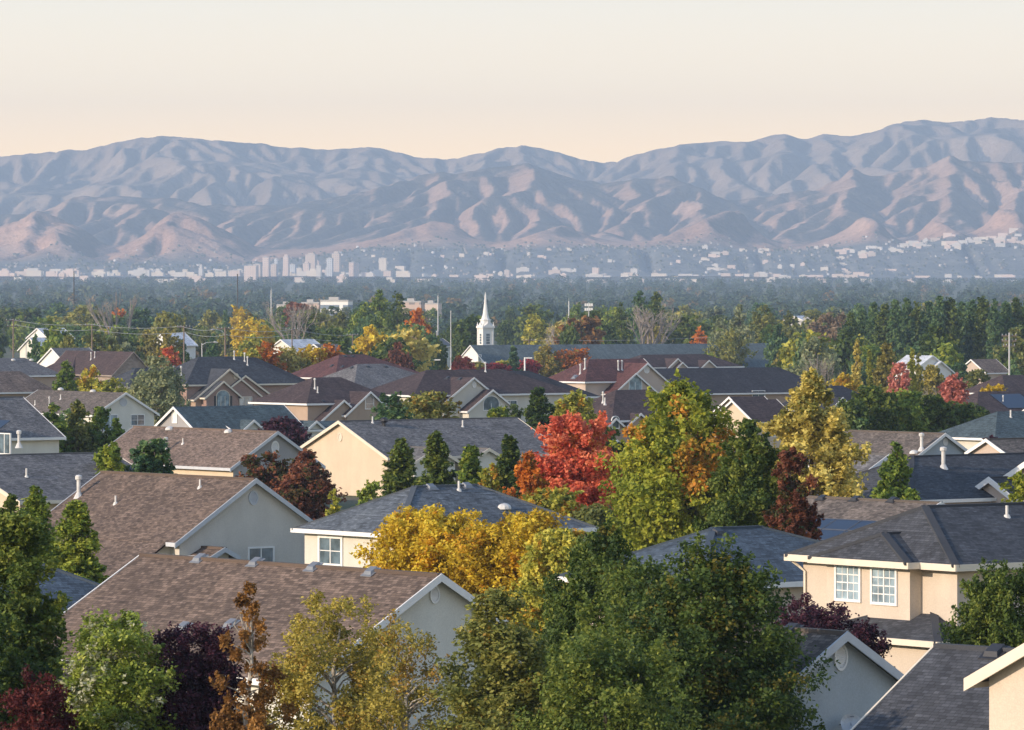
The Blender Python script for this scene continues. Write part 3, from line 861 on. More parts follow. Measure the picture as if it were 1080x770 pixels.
# ---------------------------------------------------------------- church with steeple
H = House(496, 364, 7.5, 'white walled church with long grey green roof', 'the white church steeple', A=62, D=1330, roof='green', wall='white', name='church', cat='church', group=None)
b = H.gable_s(812, (519, 380), p=.55)
sx = 0.0
tx, tz = H.on_y(512, 370, 7.0); sx = tx
st, win = M(), M()
def pxz(py): return CZ - (py-HY)/F*H.world((sx, 7.0, 0)).y - H.org.z
zt, z0, z1, z2, z3 = pxz(308), pxz(387), pxz(370), pxz(367.5), pxz(346)
cxs, cys = sx, 7.0
w0, w1 = 1.75, 1.28
st.box(cxs-w0, cxs+w0, cys-w0, cys+w0, z0-3, z1)
st.box(cxs-w0-.12, cxs+w0+.12, cys-w0-.12, cys+w0+.12, pxz(378), pxz(377.2))
st.box(cxs-w0-.16, cxs+w0+.16, cys-w0-.16, cys+w0+.16, z1+.003, z1+.4)
st.box(cxs-w1, cxs+w1, cys-w1, cys+w1, z1+.403, z3)
st.box(cxs-w1-.35, cxs+w1+.35, cys-w1-.35, cys+w1+.35, z3+.003, z3+.45)
for i in (-1, 1):
    for j in (-1, 1):
        st.box(cxs+i*w1-.18, cxs+i*w1+.18, cys+j*w1-.18, cys+j*w1+.18, z1+.41, z3-.003)
        st.lathe((cxs+i*(w1+.1), cys+j*(w1+.1), z3+.45), [(.22,0),(.18,.3),(.12,.5),(.02,1.0)], 6)
# gablets over each belfry window
for dx, dy in ((0,-1),(1,0),(0,1),(-1,0)):
    o = Vector((dx,dy,0)); a = Vector((-dy,dx,0)); c = Vector((cxs,cys,0)) + o*(w1+.2)
    P = [c - a*.95 + Vector((0,0,z3+.45)), c + a*.95 + Vector((0,0,z3+.45)), c + Vector((0,0,z3+1.35))]
    st.raw(P + [q - o*1.2 for q in P], [(0,1,2),(5,4,3),(0,3,4,1),(1,4,5,2),(2,5,3,0)])
st.lathe((cxs, cys, z3+.453), [(w1*.98,0),(w1*.98,1.35),(w1*1.12,1.36),(w1*1.12,1.6),(w1*.82,1.62),(w1*.55,2.6),(.34,5.2),(.2,7.0),(.03,zt-z3-.45)], 8)
sto = st.build('steeple', WL['white'], H.root)
for dx, dy in ((0,-1),(1,0)):
    o = Vector((dx,dy,0)); a = Vector((-dy,dx,0)); c = Vector((cxs,cys,(z1+z3)/2 + .1)) + o*(w1+.0)
    m = M()
    for i in range(-1, 2, 2):
        for j in range(4):
            q = c + a*(i*.24) + Vector((0,0,-1.15+j*.62)); 
            vs = [q + a*x + Vector((0,0,z)) + o*d for d in (-.02,.05) for x, z in ((-.19,0),(.19,0),(.19,.52),(-.19,.52))]
            m.raw(vs, [(0,1,2,3),(7,6,5,4),(0,4,5,1),(1,5,6,2),(2,6,7,3),(3,7,4,0)])
    wo = m.build('belfry_window', GLASS, sto)
H.window(b, 'S', 506, 378, 1.4, 1.6, 1, 1)
rm = H.walls
H.finish((512, 350)); CH = H

for H in HOUSES:
    if not H.done: H.finish()
# ---------------------------------------------------------------- trees
def np_mesh(name, V, Fq, mat, tone=None, accent=None):
    """V (n,3), Fq (m,4) quads"""
    me = bpy.data.meshes.new(name)
    nv, nf = len(V), len(Fq)
    me.vertices.add(nv); me.vertices.foreach_set('co', np.ascontiguousarray(V, dtype=np.float32).ravel())
    me.loops.add(nf*4); me.loops.foreach_set('vertex_index', np.ascontiguousarray(Fq, dtype=np.int32).ravel())
    me.polygons.add(nf)
    me.polygons.foreach_set('loop_start', np.arange(0, nf*4, 4, dtype=np.int32))
    if tone is not None:
        a = me.attributes.new('tone', 'FLOAT', 'FACE'); a.data.foreach_set('value', tone.astype(np.float32))
    if accent is not None:
        a = me.attributes.new('accent', 'FLOAT', 'FACE'); a.data.foreach_set('value', accent.astype(np.float32))
    me.materials.append(mat)
    me.update(calc_edges=True)
    return me

def unit(v): return v / np.maximum(np.linalg.norm(v, axis=-1, keepdims=True), 1e-6)

def profile(shape, t):
    if shape == 'round':  return np.sqrt(np.clip(1-(2*t-1.0)**2, 0, 1))**.75
    if shape == 'ovate':  return np.clip(np.sin(np.pi*np.clip(t,0,1)**.72), 0, 1)**.7
    if shape == 'cone':   return np.clip((1-t)**.75*np.clip(.55+t*4, 0, 1), .03, 1)
    if shape == 'cypress':return np.clip(1-t, .0, 1)**.55*np.clip(.78+1.2*t, 0, 1)
    if shape == 'column': return np.clip(np.sin(np.pi*np.clip(.1+.9*t,0,1)), .05, 1)**.5
    if shape == 'vase':   return np.clip(.35+.75*t, 0, 1)*np.sqrt(np.clip(1-np.clip((t-.55)/.45,0,1)**2, 0, 1))
    if shape == 'flame':  return np.clip(np.sin(np.pi*np.clip(.3+.7*t,0,1)), .03, 1)**.8
    return np.ones_like(t)

LEAF_GAIN_NAMES = {'leaf_dark_green': 2.37, 'leaf_green': 2.79, 'leaf_bright_green': 1.49, 'leaf_olive': 2.79, 'leaf_olive_yellow': 1.76, 'leaf_gold': 1.1, 'leaf_yellow': 1.1, 'leaf_yellow_green': 1.99, 'leaf_orange': 1.15, 'leaf_red': 1.38, 'leaf_crimson': 1.43, 'leaf_pink_red': 1.26, 'leaf_plum': 1.88, 'leaf_maroon': 1.4, 'leaf_rust': 1.65, 'leaf_red_brown': 1.65, 'leaf_blue_green': 2.97, 'leaf_grey_green': 2.39, 'leaf_silver_green': 1.86, 'leaf_tan': 1.21}
def leaf_quads(rng, C, N, size, long=1.35, wide=.8):
    n = len(C)
    r = unit(rng.normal(size=(n,3)))
    a = unit(np.cross(N, r)); b = np.cross(N, a)
    s = size*rng.uniform(.65, 1.35, (n,1))
    V = np.stack([C - a*s*.5*long, C - b*s*.5*wide, C + a*s*.5*long, C + b*s*.5*wide], 1).reshape(-1,3)
    return V, np.arange(n*4).reshape(-1,4)

def crown(rng, shape, H, Rr, n, leaf, clusters=90, cr=.2, lump=.28, accent=0.0, accent_where=None, droop=0.0, inner=.25, up=.3, squash=.8, tonevar=.24, twig=.15, sub=9):
    """leaf faces set along many short twigs, the twigs gathered into boughs inside an uneven envelope; returns arrays and bough centres"""
    t = rng.uniform(.02, .98, clusters)
    keep = rng.uniform(0,1,clusters) < (profile(shape, t)**1.2*.85+.2)      # fewer boughs where the crown is narrow
    t = t[keep]; m = len(t)
    th = rng.uniform(0, 2*np.pi, m)
    ph = rng.uniform(0, 2*np.pi, 6)
    lum = 1 + lump*(np.sin(2*th+ph[0]+3*t)*.45 + np.sin(3*th+ph[1]-5*t)*.35 + np.sin(5*th+ph[2]+9*t)*.3) * .6
    rad = profile(shape, t)*Rr*lum*np.sqrt(rng.uniform(inner, 1, m))
    crad = 1.25*cr*Rr*rng.uniform(.6, 1.35, m)*(.5+.5*profile(shape, t))
    rad = np.maximum(rad - crad*.5, 0)
    CC = np.stack([rad*np.cos(th), rad*np.sin(th), t*H], 1)
    # twigs
    ns = m*sub
    bi = np.repeat(np.arange(m), sub)
    d = unit(rng.normal(size=(ns,3)))
    S = CC[bi] + d*(rng.uniform(0,1,ns)**.4*crad[bi])[:,None]*np.array([1,1,squash])
    S[:,2] = np.clip(S[:,2], 0, None)
    outd = unit(np.stack([S[:,0], S[:,1], (S[:,2]-H*.35)*.5], 1))
    td = unit(outd*.6 + d*.3 + rng.normal(size=(ns,3))*.45 + np.array([0,0,.35-1.2*droop]))
    tl = twig*Rr*rng.uniform(.6, 1.5, ns)*(.6+.4*profile(shape, np.clip(S[:,2]/H,0,1)))
    w = tl**1.6*rng.uniform(.4, 1.4, ns); w /= w.sum()
    idx = rng.choice(ns, n, p=w)
    s_ = rng.uniform(-.6, 1.0, n)
    P = S[idx] + td[idx]*(tl[idx]*s_)[:,None] + rng.normal(size=(n,3))*(tl[idx]*.30*(1.15-np.clip(s_,0,1)*.8))[:,None]
    N = unit(rng.normal(size=(n,3))*.8 + outd[idx]*.5 + np.array([0,0,up]))
    V, Fq = leaf_quads(rng, P, N, leaf)
    b1 = rng.normal(0, 1, m); b2 = rng.normal(0, 1, ns)
    tone = np.clip(.5 + tonevar*(b1[bi][idx]*.45 + b2[idx]*.4 + rng.normal(0,1,n)*.38), 0, 1)
    if accent_where is not None:
        ca = np.array([accent_where(*c) for c in S])*rng.uniform(.6,1.2,ns)
    else:
        ca = ((rng.uniform(0,1,m) < accent)[bi] & (rng.uniform(0,1,ns) < .75)).astype(float) + (rng.uniform(0,1,ns) < accent*.4)
    acc = np.clip(ca[idx]*rng.uniform(.5,1.1,n), 0, 1)*(rng.uniform(0,1,n) < .88)
    return V, Fq, tone, acc, CC

def limbs(rng, CC, H, base_h, r0, n_limb, lean=0.0, top=.85, wob=.04):
    m = M()
    tot = base_h + H
    pts = []; rads = []
    for i in range(7):
        f = i/6
        z = f*(base_h + H*top)
        pts.append(Vector((lean*f*f*tot + rng.normal(0,wob)*f*tot*.3, rng.normal(0,wob)*f*tot*.3, z)))
        rads.append(r0*(1-.86*f)*(1.25 if i == 0 else 1))
    m.tube(pts, rads, 7)
    order = rng.permutation(len(CC))[:n_limb]
    for i in order:
        e = Vector(CC[i]) + Vector((0,0,base_h))
        zf = max(.08, min(.9, (e.z - .55*math.hypot(e.x, e.y)) / (base_h + H*top)))
        k = min(5, int(zf*6)); f = zf*6 - k
        st = pts[k].lerp(pts[k+1], f); rs = (rads[k]*(1-f) + rads[k+1]*f)
        mid = st.lerp(e, .5) + Vector((rng.normal(0,.05)*tot*.3, rng.normal(0,.05)*tot*.3, .06*(e-st).length))
        r1 = min(rs*.6, .012*(e-st).length + .02)
        m.tube([st, st.lerp(mid,.6)+Vector((0,0,.02)), mid, e], [r1, r1*.8, r1*.6, r1*.2], 5, cap=False)
    return m

def bare_tree_mesh(rng, H, spread, r0):
    m = M()
    def grow(p, d, L, r, depth):
        q = p + d*L*.5 + Vector(rng.normal(0, .03*L, 3)); e = q + (d + Vector(rng.normal(0,.12,3))).normalized()*L*.5
        m.tube([p, q, e], [r, r*.82, r*.62], 5 if depth < 2 else 3, cap=False)
        if depth >= 5 or r < .006: return
        for _ in range(3 if depth < 3 else 2):
            nd = (d*1.0 + Vector(rng.normal(0, spread, 3)) + Vector((0,0,.22))).normalized()
            grow(p.lerp(e, rng.uniform(.55,1.0)) if _ else e, nd, L*rng.uniform(.58,.8), r*.6, depth+1)
    for i in range(3):
        grow(Vector((0,0,0)), Vector((rng.normal(0,.18), rng.normal(0,.18), 1)).normalized(), H*.36, r0, 0)
    return m

# leaf colours
_lm = leaf_mat
def leaf_mat(name, c0, c1, c2, accent=None, trans=.35):
    k = LEAF_GAIN_NAMES.get(name, 1.6)
    f = lambda c: tuple(min(.85, x*k) for x in c)
    return _lm(name, f(c0), f(c1), f(c2), accent, trans)
LM = dict(
    dkgreen=leaf_mat('leaf_dark_green', (.015,.029,.008), (.042,.064,.012), (.108,.122,.022), (.19,.16,.025)),
    green=leaf_mat('leaf_green', (.026,.047,.010), (.070,.098,.015), (.165,.175,.026)),
    brightgreen=leaf_mat('leaf_bright_green', (.075,.105,.014), (.190,.215,.022), (.38,.36,.045), (.62,.26,.035)),
    olive=leaf_mat('leaf_olive', (.040,.048,.014), (.085,.090,.022), (.165,.145,.035), (.30,.19,.03)),
    oliveyellow=leaf_mat('leaf_olive_yellow', (.085,.080,.018), (.180,.155,.030), (.330,.265,.055), (.38,.22,.04)),
    gold=leaf_mat('leaf_gold', (.26,.175,.012), (.58,.41,.028), (.80,.62,.070), (.66,.34,.02)),
    yellow=leaf_mat('leaf_yellow', (.25,.210,.032), (.56,.465,.115), (.76,.640,.200), (.16,.17,.03)),
    yellowgreen=leaf_mat('leaf_yellow_green', (.090,.105,.018), (.200,.200,.030), (.380,.330,.055), (.55,.28,.03)),
    orange=leaf_mat('leaf_orange', (.30,.085,.015), (.58,.185,.022), (.74,.310,.040), (.22,.17,.03)),
    red=leaf_mat('leaf_red', (.25,.045,.028), (.50,.100,.055), (.62,.215,.105), (.60,.26,.06)),
    crimson=leaf_mat('leaf_crimson', (.14,.014,.020), (.32,.030,.035), (.48,.075,.06)),
    pinkred=leaf_mat('leaf_pink_red', (.24,.07,.055), (.48,.17,.13), (.62,.28,.20), (.30,.20,.05)),
    plum=leaf_mat('leaf_plum', (.012,.005,.010), (.034,.011,.020), (.075,.026,.036)),
    maroon=leaf_mat('leaf_maroon', (.030,.006,.008), (.075,.014,.014), (.140,.035,.026)),
    rust=leaf_mat('leaf_rust', (.09,.045,.014), (.200,.100,.027), (.330,.180,.050), (.10,.10,.02)),
    redbrown=leaf_mat('leaf_red_brown', (.060,.022,.014), (.145,.052,.028), (.250,.105,.050), (.055,.070,.018)),
    bluegreen=leaf_mat('leaf_blue_green', (.014,.034,.016), (.034,.062,.024), (.080,.110,.036)),
    graygreen=leaf_mat('leaf_grey_green', (.050,.065,.035), (.105,.120,.060), (.190,.190,.095)),
    silvergreen=leaf_mat('leaf_silver_green', (.065,.095,.015), (.160,.195,.030), (.330,.345,.090), (.55,.55,.40)),
    tan=leaf_mat('leaf_tan', (.13,.095,.06), (.24,.17,.10), (.36,.26,.16)),
)
TREES = []     # (root, px, py_mid, D, words dict)

def words_for(kind, mat):
    return {'dkgreen':'dark green','green':'green','brightgreen':'bright green','olive':'olive green','oliveyellow':'olive yellow','gold':'golden','yellow':'yellow',
            'yellowgreen':'yellow green','orange':'orange','red':'red','crimson':'crimson','pinkred':'pinkish red','plum':'purple','maroon':'dark red','rust':'rust brown',
            'redbrown':'reddish brown','bluegreen':'bluish green','graygreen':'grey green','silvergreen':'pale green','tan':'tan'}[mat]

def near_tree(cx, top, hw, D, shape, mat, label, n=14000, leaf=.14, name='deciduous_tree', cat='tree', seed=0, base=None, bark=None, crown_bottom=None, nl=18, r0=None, group='trees among the houses', **kw):
    """a tree of its own: crown top on row `top`, half width hw px, crown bottom on row crown_bottom or low above the ground"""
    if D < 260: n, leaf = int(n*2.0), leaf*.70
    rng = np.random.default_rng(seed*7919 + int(cx)*31 + int(top))
    k = F/D
    x = (cx-CX)/k; g = gz(D)
    ztop = CZ - (top-HY)/k
    tot = ztop - g
    if crown_bottom: zb = max(CZ - (crown_bottom-HY)/k, g + .15)
    else: zb = g + (.12*tot if base is None else base)
    Hc = ztop - zb; Rr = hw/k
    if seed not in (6, 7, 8):
        kw['clusters'] = int(kw.get('clusters', 90)*1.6); kw.setdefault('inner', .13); kw['lump'] = kw.get('lump', .28)*.8; n = int(n*1.15)
    V, Fq, tone, acc, CC = crown(rng, shape, Hc, Rr, n, leaf, **kw)
    # settle the crown's real extent on the wanted one
    zmin, zmax = np.percentile(V[:,2], .2), V[:,2].max()
    V[:,2] = (V[:,2]-zmin)*(Hc/(zmax-zmin)); CC[:,2] = np.clip((CC[:,2]-zmin)*(Hc/(zmax-zmin)), 0, Hc*.97)
    ex = np.percentile(np.abs(V[:,0]), 99.3); f = Rr/ex
    V[:,:2] *= f; CC[:,:2] *= f
    root = empty(name, (x, D, g))
    me = np_mesh('crown', V, Fq, LM[mat], tone, acc)
    o = bpy.data.objects.new('crown', me); COL.objects.link(o); o.parent = root; o.location = (0, 0, zb-g)
    lm = limbs(rng, CC, Hc, zb-g, r0 or (.035*tot+.03)*.6, nl)
    lm.build('trunk', bark or BARK, root)
    tag(root, label, cat, group)
    FOOT.append((x, D, Rr*.6))
    return root

ORDN = ['leftmost','second','third','fourth','fifth','sixth','seventh','eighth']
# ------- the near trees, one by one
NT = near_tree
NT(12, 536, 62, 150, 'round', 'dkgreen', 'large dark green tree cut by the left edge beside the cypresses', n=30000, leaf=.13, seed=1, base=.3, clusters=130, cr=.22, lump=.5)
NT(-14, 640, 60, 146, 'round', 'dkgreen', 'lower dark green tree in the bottom left corner', n=16000, leaf=.13, seed=2, base=.2, clusters=90, cr=.24)
NT(40, 700, 52, 143, 'round', 'maroon', 'dark red leaved tree in the bottom left corner', n=16000, leaf=.11, seed=3, base=.2, clusters=100, cr=.22, lump=.5, name='ornamental_tree')
NT(122, 638, 64, 146, 'round', 'silvergreen', 'upright pale green tree with white undersides in front of the brown roof', n=24000, leaf=.12, seed=4, base=.4, clusters=190, cr=.2, lump=.35, inner=.1, accent=.16, bark=BIRCH, up=.6)
NT(203, 652, 62, 147, 'round', 'plum', 'dark purple plum tree in front of the brown roof', n=36000, leaf=.10, seed=5, base=.2, clusters=300, cr=.16, lump=.3, inner=.08, name='ornamental_tree')
NT(263, 612, 44, 143, 'flame', 'rust', 'thin rust brown tree between the purple plum and the olive birch', n=10500, leaf=.11, seed=6, base=.4, clusters=130, cr=.17, lump=.9, bark=BIRCH, nl=40)
NT(350, 620, 76, 147, 'round', 'oliveyellow', 'olive yellow birch in front of the brown roof', n=26000, leaf=.10, seed=7, base=.4, clusters=170, cr=.16, lump=.45, accent=.1, bark=BIRCH, nl=50, droop=.35)
NT(428, 640, 66, 144, 'round', 'oliveyellow', 'sparse birch with bare white branches beside the cream gable wall', n=10000, leaf=.095, seed=8, base=.4, clusters=170, cr=.13, lump=.5, accent=.2, bark=BIRCH, nl=120, inner=.1)
NT(532, 616, 88, 142, 'cypress', 'olive', 'broad cone shaped olive green tree at the bottom centre', n=34000, leaf=.115, seed=10, base=.2, clusters=210, cr=.17, lump=.4, accent=.06)
NT(638, 546, 100, 165, 'ovate', 'dkgreen', 'big dark olive tree behind the golden trees bottom centre', n=46000, leaf=.14, seed=11, base=.3, accent=.06, clusters=150, cr=.19, lump=.75, tonevar=.22)
NT(742, 560, 120, 150, 'ovate', 'dkgreen', 'largest dark green tree with yellowish leaf tips beside the blue grey gable', n=62000, leaf=.125, seed=12, base=.3, accent=.1, clusters=190, cr=.175, lump=.8)
NT(676, 584, 80, 157, 'round', 'dkgreen', 'dark green tree joining the two biggest trees at the bottom', n=26000, leaf=.13, seed=19, base=.3, clusters=150, cr=.2)
NT(640, 660, 90, 140, 'round', 'dkgreen', 'low dark green tree at the bottom edge between the two big green trees', n=26000, leaf=.12, seed=13, base=.1, clusters=140, cr=.2)
NT(452, 530, 70, 245, 'round', 'gold', 'rounded golden tree in front of the slate hip roof', n=24000, leaf=.19, seed=14, base=1.0, clusters=130, cr=.19, lump=.35, accent=.16)
NT(552, 535, 72, 243, 'round', 'gold', 'golden tree turning green at its right side before the slate hip roof', n=21000, leaf=.19, seed=15, base=1.0, clusters=120, cr=.19, lump=.4, accent=.12)
NT(590, 556, 46, 238, 'round', 'yellowgreen', 'yellow green tree between the golden trees and the big green tree', n=12000, leaf=.19, seed=16, base=.6, clusters=90, cr=.2, accent=.1)
NT(716, 388, 80, 298, 'ovate', 'brightgreen', 'tall yellow green tree with orange patches in the middle of the houses', n=52000, leaf=.19, seed=17, base=1.0, clusters=150, cr=.2, lump=.6, tonevar=.26,
   accent_where=lambda x, y, z: 1.0 if (math.hypot(x-.7, (z-6.0)*.6) < .95 or math.hypot(x-2.3, (z-6.8)*.6) < .6 or math.hypot(x+2.2, z-7.6) < .5 or math.hypot(x-.2, z-8.9) < .45) and y < 1.8 else 0.0)
NT(790, 440, 52, 251, 'ovate', 'dkgreen', 'darker green tree joined to the tall yellow green tree', n=24000, leaf=.19, seed=18, base=.5, clusters=100, cr=.2, lump=.4)
NT(836, 470, 27, 246, 'round', 'redbrown', 'narrow reddish brown tree beside the brown solar panel roof', n=16000, leaf=.17, seed=19, base=.4, clusters=70, cr=.24, accent=.3)
NT(856, 386, 56, 336, 'ovate', 'yellow', 'tall golden yellow tree beside the long black roof', n=36000, leaf=.20, seed=20, base=1.0, clusters=110, cr=.21, lump=.5, accent=.1, tonevar=.25)
NT(880, 505, 25, 395, 'round', 'olive', 'small olive green tree under the golden yellow tree', n=5000, leaf=.25, seed=21, base=.3, clusters=50, cr=.25)
NT(610, 432, 50, 332, 'round', 'red', 'bright red maple behind the slate hip roof', n=34000, leaf=.18, seed=22, base=.8, clusters=120, cr=.18, lump=.5, accent=.12, up=.5)
NT(556, 474, 33, 326, 'flame', 'orange', 'orange maple beside the red maple', n=11000, leaf=.2, seed=23, base=.6, clusters=80, cr=.22, lump=.45, accent=.15)
NT(583, 510, 38, 318, 'round', 'yellowgreen', 'yellow green tree at the foot of the red maple', n=10000, leaf=.21, seed=24, base=.3, clusters=80, cr=.2, accent=.35)
NT(628, 530, 32, 312, 'round', 'olive', 'olive green tree below the red maple on its right', n=9000, leaf=.21, seed=25, base=.3, clusters=70, cr=.22)
NT(518, 487, 20, 330, 'round', 'yellowgreen', 'low yellow green bush left of the orange maple', n=4500, leaf=.2, seed=26, base=.2, clusters=50, cr=.25, name='shrub', cat='shrub', accent=.4)
for i, (cx, top, hw, lab, mt) in enumerate(((423,461,26,'dark green conical evergreen beside the beige end wall','dkgreen'), (460,453,26,'dark green conical evergreen second from the beige end wall','dkgreen'),
        (497,468,23,'rounded yellowish green evergreen in front of the grey roof','green'), (537,457,22,'slim dark evergreen left of the orange maple','dkgreen'))):
    NT(cx, top, hw, 372 - i*3, 'cypress', mt, lab, n=14000, leaf=.2, seed=30+i, base=.2, clusters=200, cr=.22, lump=.2, inner=.1, twig=.13, name='conifer_tree', up=.7)
NT(392, 505, 17, 362, 'round', 'green', 'low green bush before the beige end wall', n=3500, leaf=.2, seed=35, base=.1, clusters=45, cr=.25, name='shrub', cat='shrub')
NT(527, 427, 16, 505, 'round', 'green', 'clipped round green bush behind the grey roof', n=5000, leaf=.26, seed=36, base=.2, clusters=60, cr=.24, name='shrub', cat='shrub')
NT(568, 407, 25, 530, 'cypress', 'dkgreen', 'dark green broad evergreen by the two cream gables', n=9000, leaf=.27, seed=37, base=.3, clusters=90, cr=.24, name='conifer_tree')
NT(605, 408, 26, 540, 'ovate', 'yellowgreen', 'yellow topped green tree left of the dark brown hip roof', n=9000, leaf=.28, seed=38, base=.6, clusters=80, cr=.22, accent=.06)
NT(640, 447, 22, 420, 'round', 'dkgreen', 'dark green tree behind the red maple', n=6000, leaf=.25, seed=39, base=.4, clusters=60, cr=.25)
NT(322, 472, 34, 375, 'ovate', 'redbrown', 'reddish brown tree in front of the grey oval vented gable', n=9000, leaf=.2, seed=40, base=.6, clusters=90, cr=.19, lump=.5, accent=.2, nl=30)
NT(276, 474, 28, 378, 'round', 'redbrown', 'green and rust tree below the oval vented gable', n=6000, leaf=.2, seed=41, base=.5, clusters=70, cr=.2, lump=.5, accent=.6)
NT(351, 515, 12, 350, 'flame', 'yellowgreen', 'slim yellow green sapling beside the shaded grey gable', n=2200, leaf=.2, seed=42, base=.3, clusters=30, cr=.3)
for i, (cx, top, hw) in enumerate(((56,424,22),(82,420,24),(106,428,22),(122,440,16))):
    NT(cx, top, hw, 470 + i*2, 'flame', 'green' if i != 1 else 'olive', ('upright many stemmed olive tree before the cream gable house', 'tallest of the upright olive trees before the cream gable house', 'upright olive tree covering the cream wall and its window', 'short olive tree under the cream gable window')[i], n=6500, leaf=.25, seed=44+i, base=.3, clusters=80, cr=.24, lump=.5, up=.6)
for i, (cx, top, hw) in enumerate(((116,465,22),(159,461,25))):
    NT(cx, top, hw, 352, 'round', 'bluegreen' if i else 'green', ('rounded green pine at the far end of the large brown roof', 'spiky bluish green pine in front of the tan roof')[i], n=9000, leaf=.24, seed=50+i, base=.4, clusters=60, cr=.27, lump=.5, name='pine_tree', up=1.0)
NT(80, 526, 43, 232, 'cypress', 'green', 'tall green cypress against the large brown roof', n=30000, leaf=.14, seed=52, base=.1, clusters=300, cr=.2, lump=.15, inner=.1, twig=.11, name='cypress_tree', up=.8)
NT(36, 511, 36, 236, 'cypress', 'green', 'cypress standing left of the tall green cypress', n=24000, leaf=.14, seed=53, base=.1, clusters=260, cr=.2, lump=.2, inner=.1, twig=.11, name='cypress_tree', up=.8)
NT(10, 520, 26, 240, 'ovate', 'dkgreen', 'dark tree behind the cypresses at the left edge', n=9000, leaf=.17, seed=54, base=.3, clusters=80, cr=.22)
NT(945, 465, 26, 330, 'ovate', 'green', 'narrow bright green tree in front of the dark blue roof with pink gables', n=10000, leaf=.2, seed=55, base=.4, clusters=90, cr=.24, lump=.35)
NT(1080, 496, 31, 300, 'round', 'brightgreen', 'bright yellow green tree over the pink gables at the right edge', n=9000, leaf=.2, seed=56, base=.4, clusters=80, cr=.22, up=.5)
NT(1058, 586, 58, 172, 'round', 'dkgreen', 'mid green tree against the shaded side of the two storey house', n=26000, leaf=.13, seed=57, base=.3, clusters=150, cr=.19, lump=.5)
for i, (cx, top, hw, D_) in enumerate(((836,624,34,193),(872,634,46,190),(908,650,38,187),(850,646,42,188))):
    NT(cx, top, hw, D_, 'round', 'plum', ('purple leaved shrub at the corner of the two storey house', 'widest purple leaved shrub under the gridded windows', 'purple leaved shrub beside the blue grey gable', 'low purple shrub behind the blue grey gable')[i], n=12000, leaf=.11, seed=60+i, base=.1, clusters=130, cr=.2, lump=.4, inner=.1, name='shrub', cat='shrub', group='purple shrubs', up=.6)
for i, (cx, top, hw, m_) in enumerate(((896,418,22,'dkgreen'),(922,405,28,'dkgreen'),(952,409,28,'green'),(982,414,26,'dkgreen'),(1020,424,26,'dkgreen'))):
    NT(cx, top, hw, 560 + i*3, 'round', m_, ('dense dark tree right of the golden yellow tree', 'dense dark rounded tree over the taupe roof', 'slightly lighter dense tree in the dark row over the taupe roof', 'dark tree left of the pinkish red maple', 'dark green tree in front of the pinkish red maple')[i], n=8000, leaf=.3, seed=64+i, base=.4, clusters=80, cr=.24, lump=.4)
NT(908, 440, 17, 480, 'cone', 'bluegreen', 'small bluish spruce left of the taupe roof', n=5000, leaf=.26, seed=70, base=.2, clusters=80, cr=.25, name='spruce_tree')
NT(1006, 392, 24, 600, 'ovate', 'pinkred', 'pinkish red maple with pale bare twigs above the dark trees', n=7000, leaf=.3, seed=71, base=.8, clusters=70, cr=.22, lump=.5, bark=BIRCH, nl=60)
NT(165, 374, 33, 690, 'ovate', 'graygreen', 'tall grey green birch with white trunks beside the dark brick house', n=8000, leaf=.3, seed=72, base=.8, clusters=90, cr=.2, lump=.4, bark=BIRCH, nl=45, droop=.3)
NT(69, 379, 17, 730, 'ovate', 'green', 'green tree below the dark umber roof', n=5000, leaf=.32, seed=73, base=.5, clusters=60, cr=.24)
NT(97, 384, 20, 725, 'ovate', 'yellowgreen', 'yellow green tree below the dark umber roof', n=6000, leaf=.32, seed=74, base=.5, clusters=60, cr=.24, accent=.08)
NT(122, 398, 18, 705, 'round', 'yellowgreen', 'low yellow green bush beside the grey green birch', n=4000, leaf=.3, seed=75, base=.3, clusters=50, cr=.25, name='shrub', cat='shrub')
NT(297, 438, 30, 520, 'round', 'plum', 'purple plum tree among the blue grey roof gables', n=7000, leaf=.26, seed=76, base=.4, clusters=80, cr=.22, lump=.4, name='ornamental_tree')
NT(411, 412, 25, 500, 'round', 'bluegreen', 'bright green pine behind the sunlit beige gable house', n=7000, leaf=.27, seed=77, base=.4, clusters=60, cr=.27, name='pine_tree', up=1.0)
NT(452, 411, 30, 515, 'vase', 'olive', 'loose brownish olive tree before the house with two cream gables', n=5000, leaf=.27, seed=78, base=.4, clusters=80, cr=.18, lump=.6, accent=.15)
NT(178, 364, 13, 930, 'round', 'red', 'small glowing red orange tree left of the dark brick house', n=3500, leaf=.4, seed=79, base=.8, clusters=45, cr=.25, accent=.5)
for i, (cx, top, hw, m_) in enumerate(((262,366,19,'yellowgreen'),(283,359,19,'orange'),(304,364,23,'yellow'),(327,362,21,'gold'),(347,361,16,'orange'),(238,374,12,'yellowgreen'))):
    NT(cx, top, hw, 915 + i*4, 'round', m_, ('yellow green tree left end of the autumn row behind the black hip roof', 'orange topped tree in the autumn row behind the black hip roof', 'pale yellow tree in the autumn row behind the black hip roof', 'second golden tree in the autumn row, beside the reddish brown roof', 'orange tree at the end of the autumn row above the reddish roof', 'yellow green bush under the lamp pole')[i], n=4200, leaf=.4, seed=80+i, base=.6, clusters=55, cr=.25, accent=.25)
